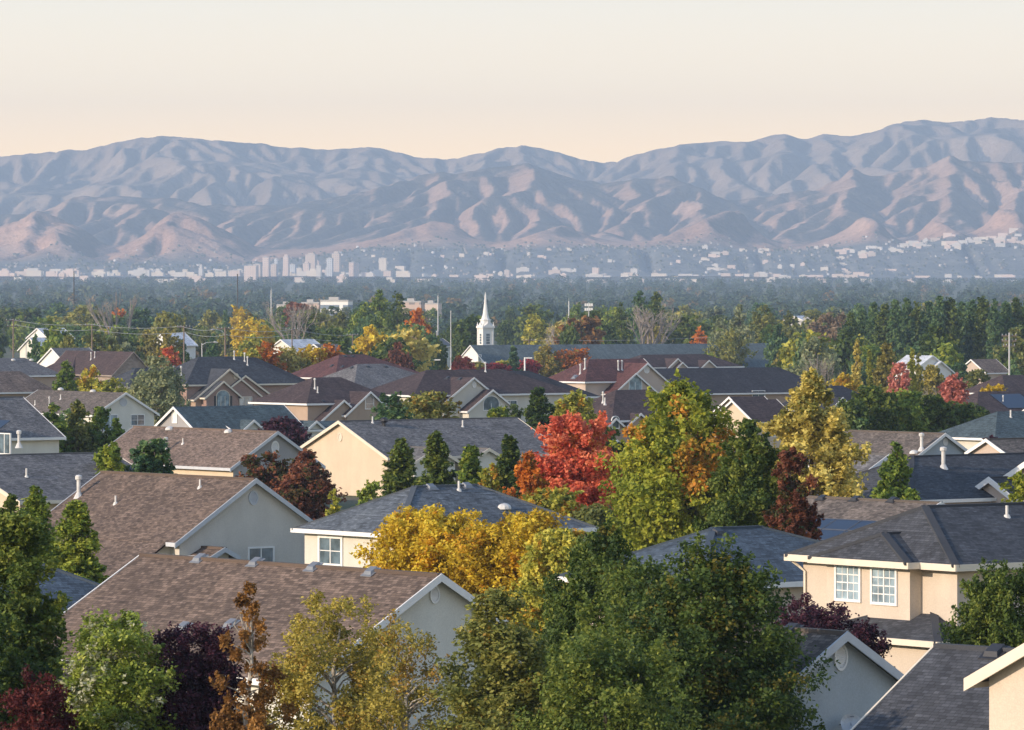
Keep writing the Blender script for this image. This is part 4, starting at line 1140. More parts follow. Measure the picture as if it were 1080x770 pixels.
for i, (cx, top, hw, m_, sh_, lab) in enumerate(((487,374,13,'red','round','orange red tree before the white church gable'), (523,381,15,'crimson','round','low red tree below the church roof'), (541,364,11,'bluegreen','cone','dark spruce before the church roof'),
        (556,377,13,'crimson','round','crimson tree beside the white lamp pole'), (535,378,11,'yellowgreen','round','yellow tree at the foot of the church spruce'), (577,362,19,'oliveyellow','ovate','tall olive yellow tree before the church roof'),
        (604,366,25,'orange','round','broad orange tree before the church roof'), (505,381,9,'olive','round','small olive tree below the church steeple'), (460,372,12,'oliveyellow','ovate','yellow tree beside the flag pole'),
        (445,378,9,'gold','round','golden tree between the lamp pole and the grey hip roof'), (588,380,18,'yellow','round','yellow tree beside the maroon roof'))):
    NT(cx, top, hw, 1180 + i*5, sh_, m_, lab, n=3600, leaf=.45, seed=90+i, base=.5, clusters=55, cr=.25, name='spruce_tree' if sh_ == 'cone' else 'deciduous_tree', accent=.12)
for i, (cx, top, hw, m_, lab) in enumerate(((904,357,6,'yellow','tall yellow columnar poplar on the right'), (917,368,4,'yellowgreen','slim yellow green columnar poplar'), (962,366,5,'yellowgreen','slender yellow poplar beside the white metal roof'), (969,372,5,'olive','slender olive poplar beside the white metal roof'))):
    NT(cx, top, hw, 800+i*4, 'column', m_, lab, n=2600, leaf=.34, seed=105+i, base=.4, clusters=60, cr=.5, name='poplar_tree', lump=.2)
NT(948, 381, 13, 820, 'round', 'pinkred', 'coral red tree behind the dark row of trees', n=3500, leaf=.36, seed=110, base=.5, clusters=50, cr=.25)
NT(935, 360, 16, 860, 'ovate', 'oliveyellow', 'olive yellow tree above the coral red tree', n=3500, leaf=.38, seed=111, base=.5, clusters=50, cr=.25)
NT(1050, 404, 22, 700, 'round', 'gold', 'yellow bush like tree before the dark roof on the right', n=3500, leaf=.34, seed=112, base=.3, clusters=50, cr=.25)
NT(890, 392, 17, 790, 'round', 'gold', 'yellow orange tree left of the columnar poplar', n=3500, leaf=.36, seed=113, base=.3, clusters=50, cr=.25, accent=.3)
NT(983, 384, 13, 880, 'round', 'oliveyellow', 'olive yellow tree half hiding the white metal roofed house', n=3500, leaf=.36, seed=190, base=.4, clusters=60, cr=.25)
NT(1030, 388, 14, 900, 'round', 'olive', 'olive tree in front of the small pink gabled house', n=3500, leaf=.36, seed=191, base=.4, clusters=60, cr=.25)
NT(738, 343, 13, 1440, 'ovate', 'orange', 'rust orange tree behind the church roof', n=3000, leaf=.5, seed=114, base=.8, clusters=50, cr=.25)
NT(1075, 492, 10, 430, 'round', 'maroon', 'small dark red bush at the right edge', n=1500, leaf=.24, seed=115, base=.2, clusters=30, cr=.3, name='shrub', cat='shrub')
NT(1046, 458, 16, 428, 'round', 'plum', 'plum coloured shrub beside the sunlit pink gable', n=2500, leaf=.24, seed=116, base=.2, clusters=40, cr=.3, name='shrub', cat='shrub', group='purple shrubs')
# tall dark cottonwoods behind the church and the grove left of it
for i, (cx, top, hw, m_, D_, lab) in enumerate(((655,318,15,'dkgreen',1500,'dark cottonwood left of the pale bare tree'), (676,306,14,'bluegreen',1545,'tallest dark cottonwood behind the pale bare tree'), (693,307,14,'dkgreen',1540,'tall dark cottonwood right of the pale bare tree'),
        (400,304,17,'green',1520,'tall green cottonwood in the middle grove'), (420,306,16,'dkgreen',1530,'tall dark cottonwood in the middle grove'), (385,318,14,'green',1500,'shorter green cottonwood on the left of the middle grove'), (440,332,15,'gold',1480,'orange yellow tree at the right of the middle grove'),
        (632,343,20,'green',1440,'bright green rounded tree behind the church roof'), (612,352,14,'green',1420,'low green tree behind the church roof'), (566,330,14,'yellowgreen',1560,'yellow green tree just beyond the church steeple'), (780,320,18,'graygreen',1400,'grey green willow right of the rust orange tree'), (805,320,20,'olive',1420,'olive green willow in the right grove'), (760,334,14,'graygreen',1380,'lower grey green tree in the right grove'), (770,345,26,'olive',1350,'wide olive tree at the foot of the right grove'))):
    NT(cx, top, hw, D_, 'ovate', m_, lab, n=4200, leaf=.55, seed=120+i, base=.8, clusters=70, cr=.22, lump=.5, group='trees in the middle distance')
for i in range(17):
    cx = 898 + i*11.6; top = 318 - 3.0*math.sin(i*1.7) - min(i,8)*.5 + (10 if i < 2 else 0)
    ordn = ['leftmost','second','third','fourth','fifth','sixth','seventh','eighth','ninth','tenth','eleventh','twelfth','thirteenth','fourteenth','fifteenth','sixteenth','last'][i]
    lab = 'leftmost poplar of the dark row on the right' if i == 0 else ('last poplar at the right end of the dark row' if i == 16 else ordn + ' poplar from the left in the dark row on the right')
    NT(cx, top, 10.5 + 2*math.sin(i*2.3), 1240 + 12*math.sin(i*1.3), 'column', 'bluegreen' if i % 3 else 'dkgreen', lab, n=6000, leaf=.5, seed=140+i, base=.5, clusters=150, cr=.34, lump=.35, inner=.1, name='poplar_tree', group='poplars in the row on the right')

for i, (cx, top, hw, D_, m_) in enumerate(((842,347,9,2080,'olive'),(856,349,9,2060,'green'),(869,346,8,2090,'dkgreen'),(322,329,8,2540,'green'),(338,331,9,2500,'olive'),(352,329,9,2520,'dkgreen'),(366,330,8,2530,'graygreen'),(300,329,8,2480,'dkgreen'),(428,330,8,2600,'olive'),(443,332,8,2590,'dkgreen'),(457,331,9,2610,'green'))):
    lab = ('%s tree in front of the long low white building', '%s tree before the pale far office blocks')[0 if i < 3 else 1]
    w_ = words_for('round', m_)
    pl = ('first','second','third')[i] if i < 3 else (ORDN[i-3])
    NT(cx, top-7 if i > 2 else top-3, hw+2, D_, 'round', m_, (lab % (pl + ' ' + w_)), n=2200, leaf=.8, seed=170+i, base=.8, clusters=60, cr=.26, group='trees in the middle distance')
# bare trees
def bare(cx, top, D, spread, r0, label, seed):
    rng = np.random.default_rng(seed); g = gz(D); k = F/D; tot = CZ-(top-HY)/k - g
    root = empty('bare_tree', ((cx-CX)/k, D, g))
    m = bare_tree_mesh(rng, 10, spread, r0)
    zm = max(v[2] for v in m.v); f = tot/zm
    m.v = [(a*f, b*f, c*f) for a, b, c in m.v]
    m.build('branches', BAREBARK, root); tag(root, label, 'tree', 'trees in the middle distance')
bare(681, 320, 1400, .34, .30, 'pale leafless tree in front of the dark cottonwoods', 5)
bare(592, 327, 1450, .34, .20, 'greyish leafless tree right of the church steeple', 6)
bare(312, 316, 1500, .36, .20, 'leafless tree before the white office block', 7)
bare(126, 306, 1700, .16, .22, 'slender pale leafless tree in the left woods', 8)
bare(998, 398, 606, .30, .14, 'small pale leafless tree beside the pinkish red maple', 9)
bare(870, 372, 830, .34, .14, 'small brownish leafless tree beyond the long black roof', 10)

# ------- scattered trees of the middle distance: shared crowns, one object per tree
VAR = {}
def variant(shape, i):
    key = (shape, i)
    if key not in VAR:
        rng = np.random.default_rng(hash_(shape)*10 + i)
        kw = dict(round=dict(clusters=60, cr=.26, lump=.55), ovate=dict(clusters=65, cr=.25, lump=.55), cone=dict(clusters=90, cr=.26, lump=.3), flame=dict(clusters=70, cr=.3, lump=.4), vase=dict(clusters=55, cr=.25, lump=.6))[shape]
        V, Fq, tone, acc, CC = crown(rng, shape, 9.0, 4.0, 2400, .62, **kw)
        tr = limbs(rng, CC, 9.0, 1.2, .26, 10)
        VAR[key] = (V, Fq, tone, acc, tr)
    return VAR[key]
def hash_(s): return sum(ord(c)*(i+3) for i, c in enumerate(s))
MESHES = {}
def shared_tree(x, y, tot, hw, shape, mat, vi, name='deciduous_tree', bark=None, group='trees in the middle distance'):
    key = (shape, vi % 4, mat)
    if key not in MESHES:
        V, Fq, tone, acc, tr = variant(shape, vi % 4)
        me = np_mesh('crown', V, Fq, LM[mat], tone, acc*0)
        to = tr.build('trunk', bark or BARK)
        tm = to.data; bpy.data.objects.remove(to)
        MESHES[key] = (me, tm)
    me, tm = MESHES[key]
    rng = random.Random(int(x*13+y*7))
    root = empty(name, (x, y, gz(y)), rng.uniform(0, 6.28))
    root.scale = (hw/4.0, hw/4.0, tot/10.2)
    c = bpy.data.objects.new('crown', me); COL.objects.link(c); c.parent = root; c.location = (0,0,1.2)
    t = bpy.data.objects.new('trunk', tm); COL.objects.link(t); t.parent = root
    tag(root, None, 'tree', group)
    return root

rng = random.Random(11)
PAL = [('dkgreen',32),('green',20),('olive',18),('bluegreen',14),('graygreen',6),('yellowgreen',4),('oliveyellow',4),('gold',1.6),('yellow',1.4),('orange',1.1),('rust',1.3),('redbrown',1.2),('crimson',.15),('tan',2.2)]
cnt = 0; tries = 0
bands = [(560, 760, 10), (760, 1000, 44), (1000, 1350, 78), (1350, 1800, 86), (1800, 2500, 74)]
for (d0, d1, n_want) in bands:
    got = 0; tries = 0
    while got < n_want and tries < 6000:
        tries += 1
        D = rng.uniform(d0, d1); px = rng.uniform(-25, 1105)
        x = (px-CX)/F*D
        if any((x-a)**2 + (D-b)**2 < (r+2.2)**2 for a, b, r in FOOT): continue
        tot = rng.uniform(6.5, 12.5) if D > 950 else rng.uniform(4.0, 7.5)
        if D < 760: tot = rng.uniform(2.8, 4.6)
        if D > 1350: tot = rng.uniform(10, 16)
        if D > 1800: tot = rng.uniform(12, 19)
        if D < 900: tot = min(tot, 4.2)
        top = HY + F/D*(CZ - gz(D) - tot)
        if 462 < px < 535 and D < 1335 and top < 390: continue
        if 480 < px < 820 and D < 1345 and top < 372: continue
        if 138 < px < 202 and 880 < D < 1150: continue
        if abs(px-512) < 26 and 1150 < D < 1335: continue           # keep the steeple in the open
        if 480 < px < 820 and 1020 < D < 1345: continue                # nor the long church roof hidden
        if D < 1000 and top < 372: tot *= .75
        if 240 < px < 352 and 800 < D < 1250: continue
        ms = rng.choices([p[0] for p in PAL], [p[1] for p in PAL])[0]
        if 880 < D < 1500 and 225 < px < 700 and rng.random() < .10: ms = rng.choice(['gold','yellow','yellowgreen','oliveyellow','orange','yellowgreen'])
        
        shp = rng.choices(['round','ovate','cone','flame','vase'], [34,34,12,10,10])[0]
        if shp == 'cone': ms = rng.choice(['dkgreen','bluegreen','bluegreen'])
        hw = tot*{'round':.42,'ovate':.36,'cone':.25,'flame':.22,'vase':.38}[shp]*rng.uniform(.85,1.2)
        r = shared_tree(x, D, tot, hw, shp, ms, rng.randrange(4), name={'cone':'spruce_tree','flame':'poplar_tree'}.get(shp, 'deciduous_tree'))
        FOOT.append((x, D, hw*.55))
        TREES.append((r, px, HY + F/D*(CZ - gz(D) - tot*.6), D, words_for(shp, ms), {'round':'rounded','ovate':'tall oval','cone':'pointed','flame':'narrow','vase':'spreading'}[shp], tot))
        got += 1; cnt += 1
print('scattered trees', cnt)

# ------- far woods that read as one mass
rg = np.random.default_rng(77)
NL = 5200
D = np.exp(rg.uniform(math.log(2450), math.log(10800), NL))
x = (rg.uniform(-140, 1220, NL)-CX)/F*D
hh = rg.uniform(6, 13, NL)*(1 + .35*(rg.uniform(0,1,NL) < .08)); ww = hh*rg.uniform(.35,.6,NL)
q = 64
idx = np.repeat(np.arange(NL), q)
d = unit(rg.normal(size=(NL*q,3))); rr = rg.uniform(0,1,NL*q)**.35
P = np.stack([x[idx] + d[:,0]*rr*ww[idx], D[idx] + d[:,1]*rr*ww[idx], ground_z(D)[idx] + hh[idx]*.5*(1 + d[:,2]*rr)], 1)
N = unit(d + rg.normal(size=d.shape)*.5 + np.array([0,0,.3]))
V, Fq = leaf_quads(rg, P, N, 1.0)
sz = (ww[idx]*.40)
Vr = V.reshape(-1,4,3); c0 = Vr.mean(1, keepdims=True); Vr = c0 + (Vr-c0)*sz[:,None,None]
tone = np.clip(.42 + .2*rg.normal(size=NL)[idx] + .1*rg.normal(size=NL*q), 0, 1)
acc = (rg.uniform(0,1,NL) < .04)[idx].astype(float)*.6
wood_mat = leaf_mat('leaf_far_wood', (.014,.034,.018), (.036,.062,.028), (.095,.105,.045), (.30,.17,.05), trans=.2)
me = np_mesh('woodland', Vr.reshape(-1,3), Fq, wood_mat, tone, acc)
wo = bpy.data.objects.new('distant_woods', me); COL.objects.link(wo)
tag(wo, 'far woodland filling the valley floor below the mountains', 'woods', kind='stuff')
# ---------------------------------------------------------------- light settings
SUN_ELEV = 16; SUN_DIR = (-.86, -.51); SUN_E = 2.25; SUN_COL = (1.0, .81, .62)
SKY_E = .15
SKY_GAIN = 7.5
SKY_STOPS = [(0.0, (1.0,.67,.28)), (.16, (.97,.66,.30)), (.25, (.765,.60,.36)), (.37, (.56,.51,.395)), (1.0, (.50,.48,.39))]
HAZE_D = 6.9e-5; HAZE_COL = (.59, .76, 1.0)
EXPOSURE = 1.15
CLEAN = True
# ---------------------------------------------------------------- poles, wires, lamps
def pole_thing(name, px, top, D, r, label, cat, mat=None, base_row=None, group=None, extra=None):
    g = gz(D); k = F/D; x = (px-CX)/k; z = CZ - (top-HY)/k
    root = empty(name, (x, D, g)); h = z - g
    m = M(); m.tube([(0,0,-.3), (0,0,h*.5), (0,0,h)], [r, r*.88, r*.75], 8)
    m.build('pole', mat or WOOD, root)
    if extra: extra(root, h)
    tag(root, label, cat, group); root['h'] = h
    return root
def arms(widths, ang=.3, drop=.35):
    def fn(root, h):
        for j, (w, dz) in enumerate(widths):
            m = M(); c, s_ = math.cos(ang), math.sin(ang)
            o = Vector((-s_, c, 0))
            m.board((-w*c, -w*s_, h-dz), (w*c, w*s_, h-dz), .09, .09, o, .16, .12)
            m.build('crossarm', WOOD, root)
            for i in (-1, -.45, .45, 1):
                q = M(); q.lathe((i*w*.95*c + o.x*.2, i*w*.95*s_ + o.y*.2, h-dz+.09), [(.05,0),(.09,.06),(.05,.12),(.08,.2),(.02,.27)], 6); q.build('insulator', STEEL, root)
    return fn
def lamp_arm(side, L, drop, rise=.5):
    def fn(root, h):
        m = M(); z = h - drop
        m.tube([(0,0,z), (side*L*.4, -.2, z+rise*.8), (side*L, -.4, z+rise)], [.06,.05,.04], 6); m.build('lamp_arm', STEEL, root)
        m = M(); m.tube([(side*L, -.4, z+rise), (side*(L+.35), -.45, z+rise), (side*(L+.8), -.5, z+rise-.06)], [.05,.16,.09], 6); m.build('lamp_head', STEEL, root)
    return fn
def both(*fs):
    def fn(root, h):
        for f in fs: f(root, h)
    return fn
UP = []
UP.append(pole_thing('utility_pole', 14, 336, 1180, .17, 'wooden utility pole with two crossarms at the left edge', 'utility pole', group='utility poles', extra=arms([(1.5,.4),(1.2,1.6)], .5)))
UP.append(pole_thing('utility_pole', 97, 341, 1100, .16, 'wooden utility pole among the trees by the white shed', 'utility pole', group='utility poles', extra=arms([(1.3,.4)], .4)))
UP.append(pole_thing('utility_pole', 194, 343, 1040, .16, 'wooden utility pole beside the pale blue roofed house', 'utility pole', group='utility poles', extra=arms([(1.2,.35)], .3)))
UP.append(pole_thing('utility_pole', 237.5, 345, 985, .17, 'wooden utility pole with curved street lamp arm above the black hip roof', 'utility pole', group='utility poles', extra=both(arms([(1.4,.3)], .2), lamp_arm(-1, 1.7, 1.3, .9))))
UP.append(pole_thing('utility_pole', 308, 346, 1090, .15, 'dark utility pole behind the autumn coloured row', 'utility pole', group='utility poles', extra=arms([(1.2,.3)], .2)))
UP.append(pole_thing('utility_pole', 372, 352, 1200, .15, 'utility pole at the edge of the middle grove', 'utility pole', group='utility poles', extra=arms([(1.2,.3)], .2)))
pole_thing('utility_pole', 1064.5, 351, 900, .17, 'grey utility pole with three crossarms before the poplars', 'utility pole', mat=STEEL, group='utility poles', extra=arms([(1.15,.5),(1.15,1.3),(.9,2.1)], .1))
UP2 = [pole_thing('utility_pole', 558, 358, 1400, .15, 'utility pole with short crossarm behind the church roof near the steeple', 'utility pole', group='utility poles', extra=arms([(1.6,.2)], .05)),
       pole_thing('utility_pole', 769, 354, 1400, .18, 'pale wooden utility pole behind the right end of the church roof', 'utility pole', group='utility poles', extra=arms([(1.6,.3)], .1))]
def wire(p, q, label, n=1, sag=.6, off=0.0, dz=0.0):
    a = Vector(p.location) + Vector((0, 0, p['h']-.15+dz)); b = Vector(q.location) + Vector((0, 0, q['h']-.15+dz))
    d = (b-a); o = d.cross(Vector((0,0,1))).normalized()*off
    pts = []
    for i in range(13):
        t = i/12; v = a.lerp(b, t) + o; v.z -= sag*4*t*(1-t); pts.append(v)
    m = M(); m.tube([v - a for v in pts], [.03]*13, 4); w = m.build('power_line', STEEL); w.location = a
    tag(w, label, 'power line', 'power lines')
names = ['left edge pole', 'pole by the white shed', 'pole by the pale blue roof', 'lamp armed pole', 'dark pole behind the autumn row', 'pole at the grove']
for i in range(5):
    wire(UP[i], UP[i+1], 'upper power line from %s to %s' % (names[i], names[i+1]), off=.5)
    wire(UP[i], UP[i+1], 'lower power line from %s to %s' % (names[i], names[i+1]), dz=-1.1, off=-.4)
wire(UP2[0], UP2[1], 'power line strung above the long church roof', sag=.5)
for p in UP+UP2: del p['h']
for o in bpy.data.objects:
    if 'h' in o.keys(): del o['h']
WP = flat('painted_white_pole', (.78,.77,.75), .45, var=.03)
def parking_lamp(px, top, D, side, label):
    def fn(root, h):
        m = M(); m.box(min(0.1*side, 1.5*side), max(.1*side, 1.5*side), -.2, .2, h-.22, h); m.build('lamp_head', WP, root)
    pole_thing('lamp_post', px, top, D, .22, label, 'lamp post', mat=WP, group='white lamp posts of the church car park', extra=fn)
parking_lamp(456.5, 379, 1150, 1, 'square white lamp post left of the flag pole')
parking_lamp(553.5, 377, 1150, 1, 'square white lamp post beside the crimson tree')
pole_thing('flag_pole', 475.5, 329, 1160, .11, 'tall bare grey flag pole left of the white church', 'flag pole', mat=STEEL, extra=lambda r, h: (lambda m: (m.lathe((0,0,h), [(.05,0),(.17,.08),(.17,.2),(.02,.32)], 8), m.build('finial', STEEL, r)))(M()))
pole_thing('street_lamp', 213, 362, 960, .1, 'thin street lamp with curved arm left of the lamp armed pole', 'street lamp', mat=STEEL, extra=lamp_arm(1, 1.9, .3, .5))
for px, top, D, lab in ((78, 286, 2400, 'tall dark mast rising from the woods on the far left'), (250.5, 289, 2300, 'tall dark mast left of the white office block'), (600, 318, 1900, 'thin mast behind the bare tree right of the steeple'), (462, 312, 2300, 'pale mast beside the brown office block'), (286, 306, 2350, 'short pale mast before the white office block')):
    pole_thing('mast', px, top, D, .28, lab, 'mast', mat=DARKMETAL if 'dark' in lab else STEEL, extra=lambda r, h: (lambda m: (m.tube([(0,0,h-1.5),(0,0,h+1.2)],[.12,.05],5), m.build('antenna', STEEL, r)))(M()))
def flood(root, h):
    for dz in (0.3, 1.7):
        m = M()
        for i in range(4): m.box(-1.3+i*.66, -.75+i*.66, -.3, .3, h-dz-.85, h-dz)
        m.build('floodlight', WP, root)
pole_thing('floodlight_mast', 621, 319, 1750, .17, 'white floodlight mast with two rows of lamps over the woods', 'floodlight mast', mat=STEEL, extra=flood)

# ---------------------------------------------------------------- far offices and the city
def tower_mat(name, c, g, w=4.0, h=3.4):
    return brickwork(name, g, [x*1.3 for x in g], c, w, h)
def win_mat(name, c, g, bw, rh, gap):
    m, nt, b, _ = new_mat(name)
    tc = nt.nodes.new('ShaderNodeTexCoord')
    sp = nt.nodes.new('ShaderNodeSeparateXYZ'); nt.links.new(tc.outputs['Object'], sp.inputs[0])
    ad = nt.nodes.new('ShaderNodeMath'); ad.operation = 'ADD'
    nt.links.new(sp.outputs[0], ad.inputs[0]); nt.links.new(sp.outputs[1], ad.inputs[1])
    cb = nt.nodes.new('ShaderNodeCombineXYZ'); nt.links.new(ad.outputs[0], cb.inputs[0]); nt.links.new(sp.outputs[2], cb.inputs[1])
    br = nt.nodes.new('ShaderNodeTexBrick'); nt.links.new(cb.outputs[0], br.inputs['Vector'])
    br.inputs['Color1'].default_value = (*g, 1); br.inputs['Color2'].default_value = (*[min(1, x*1.8) for x in g], 1); br.inputs['Mortar'].default_value = (*c, 1)
    br.inputs['Scale'].default_value = 1; br.inputs['Brick Width'].default_value = bw; br.inputs['Row Height'].default_value = rh; br.inputs['Mortar Size'].default_value = gap; br.offset = 0
    nt.links.new(br.outputs['Color'], b.inputs['Base Color']); b.inputs['Roughness'].default_value = .6
    return m
CM = [win_mat('tower_pinkish', (.66,.52,.45), (.25,.23,.24), 5, 4, 1.5), win_mat('tower_white', (.58,.54,.50), (.3,.31,.33), 6, 4, 1.6), win_mat('tower_tan', (.57,.46,.39), (.2,.19,.19), 4, 4, 1.3),
      win_mat('tower_grey', (.55,.56,.58), (.2,.22,.25), 4, 4, 1.0), win_mat('tower_cream', (.66,.58,.49), (.28,.25,.23), 7, 4, 1.6)]
OFF1 = win_mat('office_white', (.78,.77,.74), (.10,.13,.17), 60, 3.6, .9); OFF2 = win_mat('office_brown', (.48,.36,.30), (.12,.11,.11), 5, 4, 1.1)
GRAVEL = flat('flat_roof', (.40,.39,.38), .9)
def block_building(name, px0, px1, top, D, depth, mat, label, cat, group=None, rot=.25, base=None, parts=True, setback=None):
    k = F/D; w = (px1-px0)/k; z = CZ - (top-HY)/k; g = base if base is not None else gz(D)
    root = empty(name, (((px0+px1)/2-CX)/k, D, g), -rot)
    h = z - g; W = w/(math.cos(rot) + depth*math.sin(rot)) ; Dp = W*depth
    m = M(); m.box(-W/2, W/2, -Dp/2, Dp/2, -6, h); m.build('facade', mat, root)
    m = M(); m.box(-W/2-.01*W, W/2+.01*W, -Dp/2-.01*W, Dp/2+.01*W, h+.003, h+.02*W+.5); m.box(-W*.25, W*.1, -Dp*.2, Dp*.2, h+.02*W+.51, h+.02*W+.015*W+1.6); m.build('roof', GRAVEL, root)
    if setback:
        m = M(); m.box(-W*.3, W*.3, -Dp*.3, Dp*.3, h, h*setback); m.build('upper_storeys', mat, root)
    tag(root, label, cat, group)
    return root
block_building('office_block', 338, 372, 318, 2650, .5, OFF1, 'long white office block with dark window bands among the woods', 'office block', rot=.3)
block_building('office_block', 318, 340, 320, 2690, .6, OFF2, 'brownish wing at the left end of the white office block', 'office block', rot=.3)
block_building('office_block', 292, 317, 322.5, 2600, .6, CM[1], 'low white hall left of the white office block', 'office block', rot=.2)
block_building('office_block', 423, 448, 319, 2700, .6, OFF2, 'brown office block right of the middle grove', 'office block', rot=.3)
block_building('office_block', 446, 466, 321, 2720, .8, CM[2], 'tan office wing joined to the brown office block', 'office block', rot=.3)
block_building('office_block', 840, 868, 340, 2150, .5, CM[1], 'long low white building above the olive grove', 'office block', rot=.2)
CITY_D = 11300
towers = [(258,272,281.5,0,.7,None),(267,276,280,2,.8,None),(277.5,284.5,272.5,0,1,None),(286,292,280,2,.8,None),(289.5,293,274,3,1,None),(299,305,272,0,1,1.12),(305,312,280,3,.8,None),(313,319,284,4,1,None),(320,327,279,0,1,1.1),(322.5,334,269.5,2,.8,1.08),(331,337,276,0,1,None),(334,339,281,1,1,None),
          (345,351,273.5,3,.8,None),(350.5,359,268.5,2,.8,1.1),(368.5,378,278,0,.8,None),(379,384,290,3,1,None),(404,413.5,287,0,.8,None),(400,408,273.5,4,.5,None),(532,538,286,2,1,None),(625,632,283.5,0,.8,None),(665.5,673,284.5,1,.8,None),(636,640,290,2,1,None),
          (735,741.5,298,0,1,None),(810,815,289,2,1,None),(706,712,301,4,1,None),(741,744,292,3,1,None),(344,349,283,1,1,None),(243,254,286.5,0,.6,None),(228,240,287.5,4,.6,None),(155,158,286,1,1,None),(97,101,288,4,1,None),(210,214,284,1,1,1.3)]
desc = ['pinkish', 'white', 'tan', 'grey', 'cream']
for i, (a, b_, t, mi, dp, sb_) in enumerate(towers):
    low = (b_-a) > 8
    nearby = 'downtown cluster' if 255 < a < 385 else ('right of downtown' if a >= 385 else 'left of downtown')
    block_building('city_tower', a-.5, b_+.5, t-1, CITY_D - 300 + (i*37) % 400, dp, CM[mi], None, 'tower', 'towers of the distant city', rot=.25, base=0 if t > 276 else 8, setback=sb_)
    bpy.context.view_layer.update()
TW = [o for o in bpy.data.objects if o.name.startswith('city_tower')]
order = sorted(range(len(towers)), key=lambda i: towers[i][0])
ORD = ['first','second','third','fourth','fifth','sixth','seventh','eighth','ninth','tenth','eleventh','twelfth','thirteenth','fourteenth','fifteenth','sixteenth','seventeenth','eighteenth','nineteenth','twentieth','twenty-first','twenty-second','twenty-third','twenty-fourth','twenty-fifth','twenty-sixth','twenty-seventh','twenty-eighth','twenty-ninth','thirtieth','thirty-first','thirty-second']
for r_, i in enumerate(order):
    a, b_, t, mi, dp, sb_ = towers[i]
    shape = 'stepped' if sb_ else ('broad' if b_-a > 8 else 'slim')
    TW[i]['label'] = '%s %s tower below the mountains, %s city tower from the left' % (shape, desc[mi], ORD[r_])

# ---------------------------------------------------------------- mountains
def prof(pts):
    xs = np.array([p[0] for p in pts], float); ys = np.array([p[1] for p in pts], float)
    def f(px):
        return np.interp(px, xs, ys)
    return f
SKY = prof([(-700,190),(-400,178),(-150,172),(0,165),(30,162),(60,159),(90,158),(110,153),(130,148),(150,145),(175,143.5),(195,145),(215,147),(240,149),(262,151),(280,152),(300,156),(320,156),(340,158),(362,157),(390,155),(405,157),(420,161),(440,166),(470,168),(490,166),(510,160),(530,156),(550,154),(570,156),(590,161),(610,167),(632,172),(650,170),(670,163),(690,158),(710,154),(730,151),(760,149),(790,150),(805,145),(820,141),(835,143),(850,148),(865,142),(880,142),(900,144),(920,138),(940,131),(960,128),(985,127),(1005,129),(1020,128),(1040,125),(1060,123.5),(1080,127),(1250,132),(1500,150),(1800,180)])
MID = prof([(-700,225),(-200,222),(0,221),(60,214),(110,206),(170,201),(230,206),(300,208),(350,203),(400,197),(450,190),(490,184),(530,178),(575,174),(610,182),(650,198),(690,196),(730,186),(765,197),(800,207),(835,192),(870,172),(905,160),(940,175),(975,165),(1010,152),(1045,166),(1080,172),(1250,180),(1500,200),(1800,215)])
FRONT = prof([(-700,240),(-300,262),(-200,232),(-60,262),(0,238),(40,224),(78,233),(112,262),(140,255),(175,228),(205,224),(240,244),(285,266),(340,264),(395,252),(440,238),(475,232),(505,252),(535,258),(560,246),(590,236),(625,250),(665,262),(700,250),(735,230),(770,216),(795,240),(830,262),(870,250),(900,236),(925,221),(955,258),(975,240),(995,226),(1020,252),(1040,236),(1065,214),(1100,240),(1150,215),(1300,245),(1500,220),(1800,240)])
BENCH = prof([(-700,288),(0,286),(120,284),(250,286),(330,276),(400,268),(470,270),(600,268),(700,268),(780,271),(860,270),(940,266),(1000,262),(1080,262),(1400,262),(1800,270)])
nx, ny = 440, 460
xs = np.linspace(-2500, 2500, nx); ys = np.linspace(11000, 18900, ny)
X, Y = np.meshgrid(xs, ys)          # rows = depth
PX = CX + X/Y*F
def fbm(X, Y, s, oct=5, seed=0, ridged=False):
    rgen = np.random.default_rng(seed); out = np.zeros_like(X); amp = 1; tot = 0
    for o in range(oct):
        n = 64; g = rgen.uniform(-1, 1, (n, n)); u = X/s*2**o; v = Y/s*2**o
        iu = np.floor(u).astype(int); iv = np.floor(v).astype(int); fu = smooth(u-iu); fv = smooth(v-iv)
        a = g[iv % n, iu % n]; b = g[iv % n, (iu+1) % n]; c = g[(iv+1) % n, iu % n]; d = g[(iv+1) % n, (iu+1) % n]
        val = (a*(1-fu)+b*fu)*(1-fv) + (c*(1-fu)+d*fu)*fv
        if ridged: val = 1-2*np.abs(val)
        out += amp*val; tot += amp; amp *= .5
    return out/tot
PXW = PX + 34*fbm(X, Y, 260, 4, 31) + 26*fbm(X, Y, 700, 3, 32)
def zrow(f, D): return CZ - (f(PXW if D < 15000 else PX + .6*(PXW-PX))-HY)/F*D
wob = (170 + 330*smooth((Y-15000)/2500))*fbm(X, Y, 900, 3, 1)
base = ground_z(Y)
bz = zrow(BENCH, 11900)
t = np.clip((Y-11250)/650, 0, 1); Hm = base*(1-smooth(t)) + bz*smooth(t)
Hm = Hm + np.clip((Y-11900)/3000, 0, 1)*60 + np.clip((Y-15000)/3000, 0, 1)*60
def tent(crest, Dc, wf, wb, e=1.15, foot=0):
    Z = zrow(crest, Dc); dy = (Y + wob*(.5 if Dc < 13000 else 1)) - Dc
    u = np.clip(1 - np.where(dy < 0, -dy/wf, dy/wb), 0, 1)
    return Hm + (Z-Hm)*u**e
T1 = tent(FRONT, 12450, 560, 420); T2 = tent(MID, 14300, 1150, 900); T3 = tent(SKY, 17400, 2300, 1400)
def smax(a, b, k=14): return np.maximum(a, b) + k*np.exp(-np.abs(a-b)/k)*.35
Hh = smax(smax(T1, T2), T3)
rel = np.clip((Hh - Hm)/90, 0, 1)
